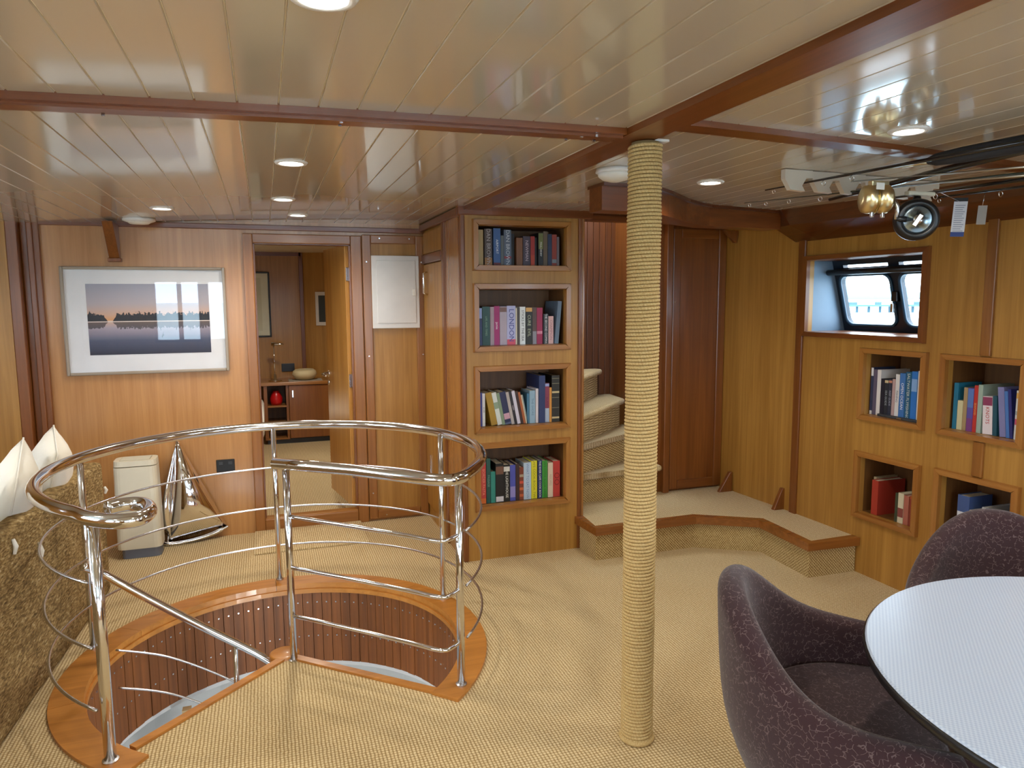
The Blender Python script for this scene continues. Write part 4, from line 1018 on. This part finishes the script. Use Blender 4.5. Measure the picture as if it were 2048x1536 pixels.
shelf(tframe('T1'), [
 (228, 322, .195, '#b9a06c', 'tan spined book'),
 (345, 490, .2, '#4a3d38', 'dark brown thick book with silver lettering', dict(title='DAN BROWN', tcol='#b9b0ae', bands=[(0, .2, '#9a6a38')])),
 (515, 650, .205, '#3d5f94', 'blue thick book with white lettering', dict(title='AIRPORT', tcol='#e8ecf2', tsize=.02, bands=[(0, .06, '#6b2530')])),
 (655, 712, .165, '#5d6262', 'thin grey book'),
 (716, 855, .198, '#5a6577', 'slate thick book with pale lettering', dict(title='DAN BROWN', tcol='#c6cdd6', bands=[(.18, .25, '#8c3c44')])),
 (866, 948, .18, '#1e1712', 'very dark brown book', dict(inset=.06)),
 (955, 1075, .155, '#7c4f30', 'plain mid-brown book'),
 (1085, 1225, .165, '#463a48', 'plum-grey book with pale title', dict(title='NEWMAN', tcol='#c9b3bb', tsize=.026)),
 (1232, 1312, .165, '#a02a22', 'bright red book', dict(bands=[(0, .35, '#b03a20')])),
 (1320, 1380, .16, '#241d1a', 'narrow black book', dict(inset=.05)),
 (1386, 1480, .185, '#17181a', 'black book with olive panel and white lettering', dict(bands=[(.5, .99, '#6f7440')], title='PAUL HENRY', tcol='#f0f0ea', tsize=.014)),
 (1484, 1565, .195, '#65543f', 'drab olive-brown book'),
 (1572, 1652, .18, '#22304e', 'navy book'),
 (1656, 1748, .178, '#93392a', 'rust-red book', dict(bands=[(.08, .2, '#7d8288')])),
 (1752, 1800, .165, '#6b6066', 'thin mauve-grey book')], 'on the top tower shelf', S, 200)
shelf(tframe('T2'), [
 (240, 300, .215, '#2e3a66', 'thin navy book with pale-blue top', dict(bands=[(.72, .99, '#9fb0e0')])),
 (306, 450, .222, '#1f4a46', 'thick dark green book', dict(title='LIFE AND TIMES', tcol='#8fb39a', tsize=.016)),
 (456, 528, .22, '#a8939c', 'pinkish-grey book'),
 (530, 635, .224, '#a2246a', 'magenta book with white lettering', dict(title='jamie', tcol='#f6e6ee', tsize=.02)),
 (640, 775, .221, '#b3a6b2', 'pale lilac-beige thick book', dict(bands=[(.86, .98, '#7a5a52')])),
 (778, 945, .225, '#b9bbe0', 'thick lilac book with large city title', dict(title='LONDON', tcol='#4a4f9a', bands=[(0, .14, '#d8586c')], tsize=.043)),
 (948, 975, .213, '#d8d0b8', 'very thin cream book'),
 (980, 1026, .213, '#4b4440', 'thin charcoal book'),
 (1030, 1138, .219, '#e6ebea', 'white book with black brush lettering', dict(title='STICKS BY THE SEA', tcol='#20262c', tsize=.021)),
 (1146, 1275, .216, '#1d211d', 'black thick book with gold top', dict(title='CURE  EVIL', tcol='#b9c0a0', tsize=.026, bands=[(.88, .99, '#d8a860')])),
 (1280, 1362, .215, '#5a4440', 'dark brown and grey book', dict(bands=[(0, .35, '#8f8c94')])),
 (1366, 1480, .212, '#a12350', 'crimson book', dict(bands=[(.28, .36, '#d58aa0')])),
 (1500, 1596, .175, '#35383e', 'short charcoal book with white lettering', dict(title='THE SECOND COMING', tcol='#eceef0')),
 (1600, 1700, .162, '#dcb4b0', 'short pale pink book', dict(title='CHAMPION', tcol='#a87880')),
 (1712, 1788, .25, '#64788c', 'tall slate-blue book leaning to the right', dict(lean=-5, depth=.2, inset=.02))], 'on the second tower shelf', S, 215)
shelf(tframe('T3'), [
 (250, 312, .197, '#3a3f86', 'violet-blue thin book'),
 (314, 366, .192, '#dcdcd8', 'white slim book', dict(title='A LIFE', tcol='#555a60')),
 (488, 606, .195, '#a5801f', 'mustard book leaning left', dict(lean=11)),
 (611, 696, .195, '#d3d6cc', 'white and green book leaning left', dict(lean=11, bands=[(.5, .7, '#87987a')])),
 (701, 758, .192, '#7d8f70', 'sage green book leaning left', dict(lean=11)),
 (762, 880, .196, '#22264a', 'navy book with pink band leaning left', dict(lean=11, bands=[(.16, .34, '#c99aa8'), (0, .06, '#56607a')])),
 (885, 942, .195, '#b5aaa2', 'beige book leaning left', dict(lean=11)),
 (946, 998, .2, '#231c20', 'black book leaning left', dict(lean=11, title='TREES', tcol='#c8b8bc')),
 (1002, 1063, .2, '#d2cbd6', 'pale lilac book leaning left', dict(lean=11)),
 (1067, 1119, .197, '#3a201a', 'dark brown book leaning left', dict(lean=11)),
 (1123, 1168, .192, '#a65a2c', 'orange-brown book leaning left', dict(lean=11)),
 (1172, 1188, .175, '#ddd0b0', 'thin cream booklet leaning left', dict(lean=11)),
 (1192, 1210, .175, '#8d9a98', 'thin grey-green booklet leaning left', dict(lean=11)),
 (1190, 1238, .18, '#3f6f88', 'teal-blue upright book'),
 (1242, 1356, .195, '#8fabba', 'thick pale blue-grey book', dict(title='THE SHORE', tcol='#5d7a8a', tsize=.02)),
 (1366, 1418, .205, '#d8cfd0', 'slim white book'),
 (1422, 1545, .283, '#25335c', 'tallest dark navy volume', dict(depth=.22, inset=.02)),
 (1550, 1640, .235, '#8d3c52', 'raspberry book with pale foot', dict(bands=[(0, .36, '#aebccc'), (.92, .99, '#9aa8d8')], title='ISLANDS', tcol='#5d2038', tsize=.018)),
 (1645, 1690, .208, '#d2913c', 'slim orange book'),
 (1694, 1850, .28, '#26241c', 'thick black volume with gold rules', dict(bands=[(.62, .66, '#cbb98a'), (.93, .94, '#8a8468'), (.82, .83, '#8a8468'), (.52, .53, '#8a8468'), (.3, .31, '#8a8468'), (.07, .11, '#cbb98a')], depth=.22))], 'on the third tower shelf', S, 240)
S4 = .525/1690
shelf(tframe('T4'), [
 (200, 300, .26, '#c8443c', 'coral-red book', dict(title='BORDER PASTA', tcol='#f0a080', bands=[(.0, .12, '#d8702c')])),
 (310, 390, .268, '#1c4f46', 'dark green book', dict(title='PASSAGE', tcol='#7aa898')),
 (396, 486, .188, '#2f8577', 'short teal book'),
 (490, 645, .235, '#17120f', 'thick black book with pale figure', dict(bands=[(.02, .15, '#c9c6c8'), (.72, .92, '#6d4a38')], inset=.025)),
 (652, 778, .222, '#14130f', 'thick black book with white lettering', dict(title='THE LIGHTHOUSE', tcol='#e8e6da', tsize=.022, bands=[(.82, .95, '#d0ccc0')])),
 (782, 890, .218, '#4a50a2', 'violet-blue book', dict(bands=[(.1, .4, '#8a82b8')])),
 (896, 968, .222, '#3a2522', 'dark maroon-brown book'),
 (972, 1054, .2, '#7a3a24', 'brown book with orange bands', dict(bands=[(.1, .18, '#c06038'), (.3, .38, '#c86a3a'), (.5, .58, '#c85038'), (.7, .78, '#a89a84')])),
 (1058, 1210, .225, '#b3c6d6', 'thick pale blue book', dict(title='WHAT TO EAT NOW', tcol='#6a86b8', tsize=.022)),
 (1216, 1332, .232, '#d8cf2a', 'bright yellow book', dict(title='CAFE COOK BOOK TWO', tcol='#8a8a20')),
 (1346, 1436, .232, '#1f2f62', 'navy book with bold white lettering', dict(title='THE RIVER CAFE COOK BOOK', tcol='#f2f2f0')),
 (1440, 1546, .228, '#3f9436', 'bright green book', dict(title='CAFE COOK BOOK GREEN', tcol='#2d6a2a')),
 (1560, 1664, .212, '#d8c6ac', 'cream speckled book', dict(title='RECIPES', tcol='#b9a285', tsize=.02)),
 (1668, 1812, .22, '#b93a32', 'thick tomato-red book', dict(title='OO', tcol='#7a1e1c', tsize=.05)),
 (1818, 1868, .19, '#6a5a72', 'slim dusky purple book', dict(inset=.08))], 'on the bottom tower shelf', S4, 170)
SR = .343/690
shelf(rframe('R1'), [
 (182, 214, .255, '#2d3550', 'thin navy book with white top', dict(bands=[(.82, .99, '#dedee0'), (0, .08, '#d0ccc4')])),
 (217, 262, .245, '#5b5468', 'slate purple book'),
 (265, 312, .245, '#e0dcd8', 'white book', dict(depth=.2)),
 (316, 360, .2, '#1a1c2c', 'black-navy book'),
 (363, 410, .2, '#232a34', 'charcoal book with fine lettering', dict(title='SEA GUIDE', tcol='#a8b4b8', bands=[(.9, .97, '#c8b890')])),
 (413, 456, .203, '#2c3242', 'ink-blue book with orange spot', dict(title='REEF GUIDE', tcol='#a8b0c0', bands=[(.9, .96, '#c88a70')])),
 (459, 495, .205, '#b59a98', 'dusty pink slim book'),
 (498, 545, .232, '#dcdad8', 'white book with dark lettering', dict(title='FISHING', tcol='#2a2e50')),
 (548, 615, .24, '#3f74b4', 'mid-blue book with white lettering', dict(title='OPEN OCEAN', tcol='#eef2f6', tsize=.022)),
 (619, 684, .25, '#1f5f86', 'teal-blue book with pale lettering', dict(title='SALTWATER FLYFISHING', tcol='#d8e0d0')),
 (688, 755, .255, '#2f78cc', 'bright blue book', dict(bands=[(.6, .85, '#88b4e8')])),
 (760, 812, .26, '#d9dcd6', 'tall white book with green cover', dict(title='ANTARCTICA', tcol='#5a6468', depth=.21)),
 ], 'in the niche below the window', SR, 170)
SQ = .351/900
shelf(rframe('R2'), [
 (1172, 1226, .222, '#1f6d8a', 'tall teal book'),
 (1230, 1298, .14, '#c9c298', 'short cream book'),
 (1302, 1350, .205, '#a38a64', 'tan book'),
 (1354, 1428, .205, '#5a4f9c', 'violet and purple book', dict(bands=[(.55, .98, '#5878b8'), (0, .3, '#7a3f7c')])),
 (1432, 1478, .22, '#b8332c', 'red slim book', dict(title='SEAFOOD', tcol='#e8b868')),
 (1482, 1536, .225, '#9db0a2', 'large pale sage book', dict(depth=.2)),
 (1564, 1680, .175, '#e2d8da', 'white and maroon book of knots', dict(title='KNOTS', tcol='#b82a30', tsize=.024, lean=3, bands=[(.76, .98, '#8c3a5c')])),
 (1686, 1734, .182, '#1d4e5e', 'dark teal book leaning left', dict(lean=3)),
 (1770, 1842, .225, '#7f7fae', 'grey-lilac book leaning left', dict(lean=6)),
 (1846, 1884, .21, '#4a7ac0', 'blue book leaning left', dict(lean=6)),
 (1888, 1922, .22, '#2b2f78', 'navy slim book leaning left', dict(lean=6)),
 (1930, 1996, .218, '#d4d6d4', 'white book with round colour spots', dict(bands=[(.3, .42, '#c0426a'), (.5, .58, '#9aa4a4'), (.84, .95, '#d8a848')])),
 (2000, 2036, .235, '#c9c4bc', 'grey-white slim book')], 'in the upper right-edge niche', SQ, 1140)
RFR = .345/430
shelf(rframe('R3'), [
 (165, 186, .20, '#a89878', 'thin tan book', dict(inset=.06)),
 (188, 238, .19, '#a8382a', 'thick red hardback', dict(depth=.19)),
 (376, 396, .155, '#3f4a38', 'thin dark green book'),
 (398, 440, .16, '#d6cfb4', 'cream paperback', dict(bands=[(.2, .5, '#8a4a44')])),
 (442, 478, .155, '#b06a5a', 'salmon paperback'),
 (482, 538, .16, '#a8502c', 'orange-brown paperback', dict(bands=[(.0, .9, '#8a3a2c')]))], 'in the niche beside the step', RFR, 120)
RQ = .347/540
shelf(rframe('R4'), [
 (835, 925, .235, '#3f5688', 'tall blue book', dict(bands=[(.55, .66, '#d0d4dc')])),
 (930, 985, .175, '#b9b4a8', 'pale grey book'),
 (988, 1020, .175, '#181818', 'black book with white letters', dict(title='SL', tcol='#e8e8e0')),
 (1024, 1052, .205, '#b8bcc4', 'silver-grey book', dict(depth=.2)),
 (1056, 1130, .17, '#6a4434', 'brown book'),
 (1175, 1215, .18, '#4a8a72', 'sea-green book'),
 (1220, 1256, .175, '#c9c06a', 'straw-yellow book')], 'in the niche behind the chair', RQ, 735)
# silver bookends / flat case lying under the blue books
fb = empty('flat_case', (xw(2.85)+.05, 2.8, .8925), 'flat dark case lying in front of the blue books in the niche', 'case')
box('case_body', (xw(2.8)+.004, 2.70, .8925), (xw(2.8)+.026, 2.96, .906), DARK, fb, .003); box('case_clasp', (xw(2.8)-.001, 2.80, .896), (xw(2.8)+.005, 2.83, .903), STEEL, fb)

# ------------------------------------------------------------------ fishing rods on the ceiling rack
rk = empty('rod_rack', (2.420, 2.420, 1.993), 'white plastic toothed rod rack fixed under the ceiling', 'rack')
for yy in (2.42, 1.15):
    bm = bmesh.new()
    slots = [1.975+i*.135 for i in range(6)]
    for i, xs in enumerate(slots):
        ztop = zc(xs+.135)-.001
        prof = [(xs, ztop), (xs, ztop-.035), (xs+.03, ztop-.078), (xs+.10, ztop-.082), (xs+.085, ztop-.06), (xs+.105, ztop-.03), (xs+.135, ztop-.03), (xs+.135, ztop)]
        M = Matrix(((1, 0, 0, 0), (0, 0, 1, yy), (0, 1, 0, 0), (0, 0, 0, 1)))
        b = [bm.verts.new(M @ Vector((p[0], p[1], -.012))) for p in prof]; t = [bm.verts.new(M @ Vector((p[0], p[1], .012))) for p in prof]; n = len(prof)
        bm.faces.new(b[::-1]); bm.faces.new(t)
        for j in range(n): bm.faces.new([b[j], b[(j+1) % n], t[(j+1) % n], t[j]])
    from_bm('rack_comb', bm, plain('rack_white', '#d6ccbc', .35), rk)
def rod(tip, butt, r0, r1, mat, label, grip=None, guides=(), ext=.6):
    tip, butt = Vector(tip), Vector(butt); d = (butt-tip).normalized(); end = butt+d*ext
    o = empty('fishing_rod', tip, label, 'fishing rod', 'fishing rods in the ceiling rack')
    tube('blank', [tip, tip.lerp(end, .5), end], [r0, (r0+r1)/2, r1], mat, o, 10)
    if grip is not None:
        g = Vector(grip); tube('grip', [g, g+d*.03, g+d*.12, g+d*.35, end], [.012, .021, .026, .027, .026], plain('eva_foam', '#26272b', .8), o, 14)
        tube('winding', [g-d*.10, g], [.008, .010], metal('gold_thread', (.7, .62, .4), .3), o, 10)
    for t in guides:
        c = tip.lerp(end, t); rr_ = .007+.010*t
        tube('guide_ring', [c+Vector((rr_*math.cos(a), 0, -rr_*1.3-.004+rr_*math.sin(a))) for a in [2*PI*k/14 for k in range(14)]], .0018, CHROME, o, 6, cyclic=True)
    return o
CARB = plain('carbon_black', '#17181c', .25, coat=.4); OLIVE = plain('olive_blank', '#2a3328', .3, coat=.3)
rod((2.082, 2.662, 1.988), (2.173, 1.595, 1.981), .003, .012, CARB, 'thick dark rod with foam grip, nearest and highest in the rack', grip=(2.171, 1.925, 1.984), guides=(.03, .12, .19, .27))
rod((2.316, 2.585, 2.013), (2.252, 1.650, 1.921), .002, .005, metal('silver_blank', (.6, .62, .6), .3), 'upper of two thin silver rods in the rack')
rod((2.370, 2.585, 1.985), (2.254, 1.650, 1.895), .002, .005, metal('silver_blank', (.6, .62, .6), .3), 'lower of two thin silver rods in the rack')
rod((2.332, 2.552, 1.944), (2.255, 1.650, 1.975), .008, .02, CARB, 'black rod carrying the gold reel')
rod((2.563, 2.585, 1.947), (2.406, 1.760, 1.908), .004, .011, CARB, 'black rod carrying the spinning reel', guides=(.1, .3))
rod((2.222, 2.992, 1.980), (2.321, 2.310, 1.951), .0015, .006, OLIVE, 'slender olive rod with its tip furthest forward', guides=(.02, .08, .16, .26), ext=1.0)
rod((2.882, 2.695, 1.971), (2.695, 1.650, 1.921), .004, .010, CARB, 'black rod furthest right in the rack', guides=(.15, .35))
def gold_reel():
    c = Vector((2.173, 2.145, 1.885)); o = empty('trolling_reel', c, 'gold trolling reel hanging under the rods', 'fishing reel')
    M = Matrix.Rotation(math.radians(-22), 4, 'Z') @ Matrix.Rotation(math.radians(90), 4, 'Y')
    lathe('spool_body', [(0, -.055), (.03, -.055), (.048, -.046), (.052, -.03), (.052, -.012), (.046, -.008), (.046, .012), (.052, .016), (.052, .04), (.042, .05), (0, .05)], c, BRASS, o, 30, M=M)
    lathe('side_ring', [(.04, -.01), (.0535, -.009), (.0535, -.004), (.04, -.003)], c, metal('dark_gold', (.5, .36, .12), .3), o, 30, M=M)
    for s in (-.03, .02): box('harness_lug', c+Vector((s-.007, -.02, -.068)), c+Vector((s+.007, -.008, -.048)), CHROME, o, .003)
    box('reel_foot', c+Vector((-.03, -.012, .045)), c+Vector((.05, .012, .066)), BRASS, o, .003)
    tube('crank_arm', [c+Vector((.06, -.02, .01)), c+Vector((.075, -.03, -.03)), c+Vector((.07, -.03, -.075))], [.007, .009, .007], STEEL, o, 8)
    tube('crank_knob', [c+Vector((.07, -.03, -.072)), c+Vector((.10, -.045, -.075))], [.009, .012], BLACK, o, 10)
    box('paper_label', c+Vector((-.045, -.045, .028)), c+Vector((-.008, -.043, .052)), WHITE, o)
gold_reel()
def spin_reel():
    c = Vector((2.316, 2.090, 1.809)); o = empty('spinning_reel', c, 'round black reel with a silver-blue face and crank', 'fishing reel')
    view = Vector((c.x, c.y, c.z-1.52)).normalized()
    q = Vector((0, 0, 1)).rotation_difference(-Vector((.62, .78, .05)).normalized()).to_matrix().to_4x4()
    lathe('spool_rim', [(.03, -.05), (.07, -.05), (.077, -.03), (.077, .0), (.068, .018), (.052, .02), (.052, .012), (.03, .012)], c, BLACK, o, 40, M=q)
    lathe('spool_face', [(0, .008), (.051, .008), (.051, .014), (.045, .018), (.02, .018), (.02, .022), (0, .022)], c, metal('blue_steel', (.35, .45, .52), .25), o, 36, M=q)
    lathe('drag_knob', [(0, .022), (.018, .022), (.016, .03), (0, .032)], c, STEEL, o, 20, M=q)
    bm = bmesh.new(); add_box(bm, (-.028, -.009, .03), (.02, .009, .038)); bevel(bm, .003); bmesh.ops.transform(bm, matrix=Matrix.Translation(c) @ q @ Matrix.Rotation(.35, 4, 'Z'), verts=bm.verts); from_bm('crank_plate', bm, CHROME, o)
    tube('reel_stem', [c+Vector((.03, .03, .06)), c+Vector((.05, .05, .10))], [.018, .012], BLACK, o, 10)
    box('reel_foot', c+Vector((-.02, .02, .093)), c+Vector((.11, .045, .108)), OFFW, o, .004)
spin_reel()
def card(name, c, w_, h, mat, label, tail=None, band=None):
    c = Vector(c); o = empty(name, c, label, 'tag'); ang = math.atan2(c.x, c.y)
    M = Matrix.Translation(c) @ Matrix.Rotation(-ang, 4, 'Z') @ Matrix.Rotation(math.radians(3), 4, 'Y')
    box('card', (-w_/2, -.0008, -h/2), (w_/2, .0008, h/2), mat, o, M=M)
    if band:
        box('blue_band', (-w_/2, -.0014, -h/2), (w_/2, .0014, -h/2+.018), band, o, M=M); box('blue_band', (-w_/2, -.0014, h/2), (w_/2, .0014, h/2+.014), BLACK, o, M=M)
        for i in range(13):
            box('print_line', (-w_/2+.006, -.0013, h/2-.016-i*.0082), (w_/2-.006-.004*(i % 3), -.0009, h/2-.0135-i*.0082), plain('print_grey', '#8c90a2', .7), o, M=M)
    tube('string', [c+Vector((0, 0, h/2)), Vector(tail)], .0012, STEEL, o, 6)
card('rod_tag', (2.593, 2.145, 1.825), .046, .135, plain('tag_white', '#dcdce2', .5), 'white printed swing tag with a blue foot hanging from a rod', (2.479, 2.145, 1.925), plain('tag_blue', '#2a3f7c', .5))
card('rod_tag', (2.783, 2.200, 1.853), .032, .076, plain('tag_clear', '#a8a39c', .3), 'small plain grey tag hanging right of the printed tag', (2.794, 2.200, 1.944))

# ------------------------------------------------------------------ outside the window
sea = mesh('sea', [(-4000, -4000, -3), (4000, -4000, -3), (4000, 4000, -3), (-4000, 4000, -3)], [(0, 1, 2, 3)], plain('hazy_water', '#c3d2d4', .5)); struct(sea, 'pale hazy water outside the window', 'water')
hl = []
N = 60
for i in range(N+1):
    a = math.radians(5+i*85/N); r = 2600; h = 42+30*math.sin(i*.55)+16*math.sin(i*1.7+1)
    hl += [(r*math.sin(a), r*math.cos(a), -3), (r*math.sin(a), r*math.cos(a), h), (r*1.15*math.sin(a), r*1.15*math.cos(a), -3)]
hills = mesh('far_hills', hl, [f for i in range(N) for f in ((i*3, i*3+1, i*3+4, i*3+3), (i*3+1, i*3+2, i*3+5, i*3+4))], plain('hazy_hills', '#6f8a92', .9), smooth=True); struct(hills, 'low hazy hills beyond the water', 'hills')
bg_ = empty('long_jetty', (185, 172, -3), 'distant low jetty on piers across the pale water', 'jetty')
BR = plain('jetty_grey', '#48636e', .9)
a0, a1 = Vector((115, 240)), Vector((255, 105))
strip('jetty_deck', a0, a1, 4, -1.15, -.55, BR, bg_)
for i in range(64):
    p = a0.lerp(a1, (i+.5)/64+random.uniform(-.003, .003))
    box('pier', (p.x-.28, p.y-.28, -3), (p.x+.28, p.y+.28, -1.15), BR, bg_)
for i in range(22):
    p = a0.lerp(a1, (i+.5)/22+random.uniform(-.01, .01)); wv_ = random.uniform(.5, 1.3)
    box('jetty_shed', (p.x-wv_, p.y-wv_, -.55), (p.x+wv_, p.y+wv_, -.2+random.uniform(0, .6)), BR, bg_)
# lower-deck lobby lamp
lo_ = empty('lobby_lamp', (.55, 3.5, -.5), 'ceiling lamp in the lower deck lobby', 'lamp')
lathe('lamp_disc', [(0, 0), (.06, 0), (.06, -.015), (0, -.015)], (.55, 2.25, -.455), emit('lobby_lens', (1, .97, .92), 8), lo_, 20)
ll = bpy.data.lights.new('lobby_light', 'POINT'); ll.energy = 22; ll.color = (1, .97, .92); ll.shadow_soft_size = .06
llo = bpy.data.objects.new('lobby_light', ll); COL.objects.link(llo); llo.parent = lo_; llo.location = Vector((.5, 2.4, -.62))-Vector((.55, 3.5, -.5))
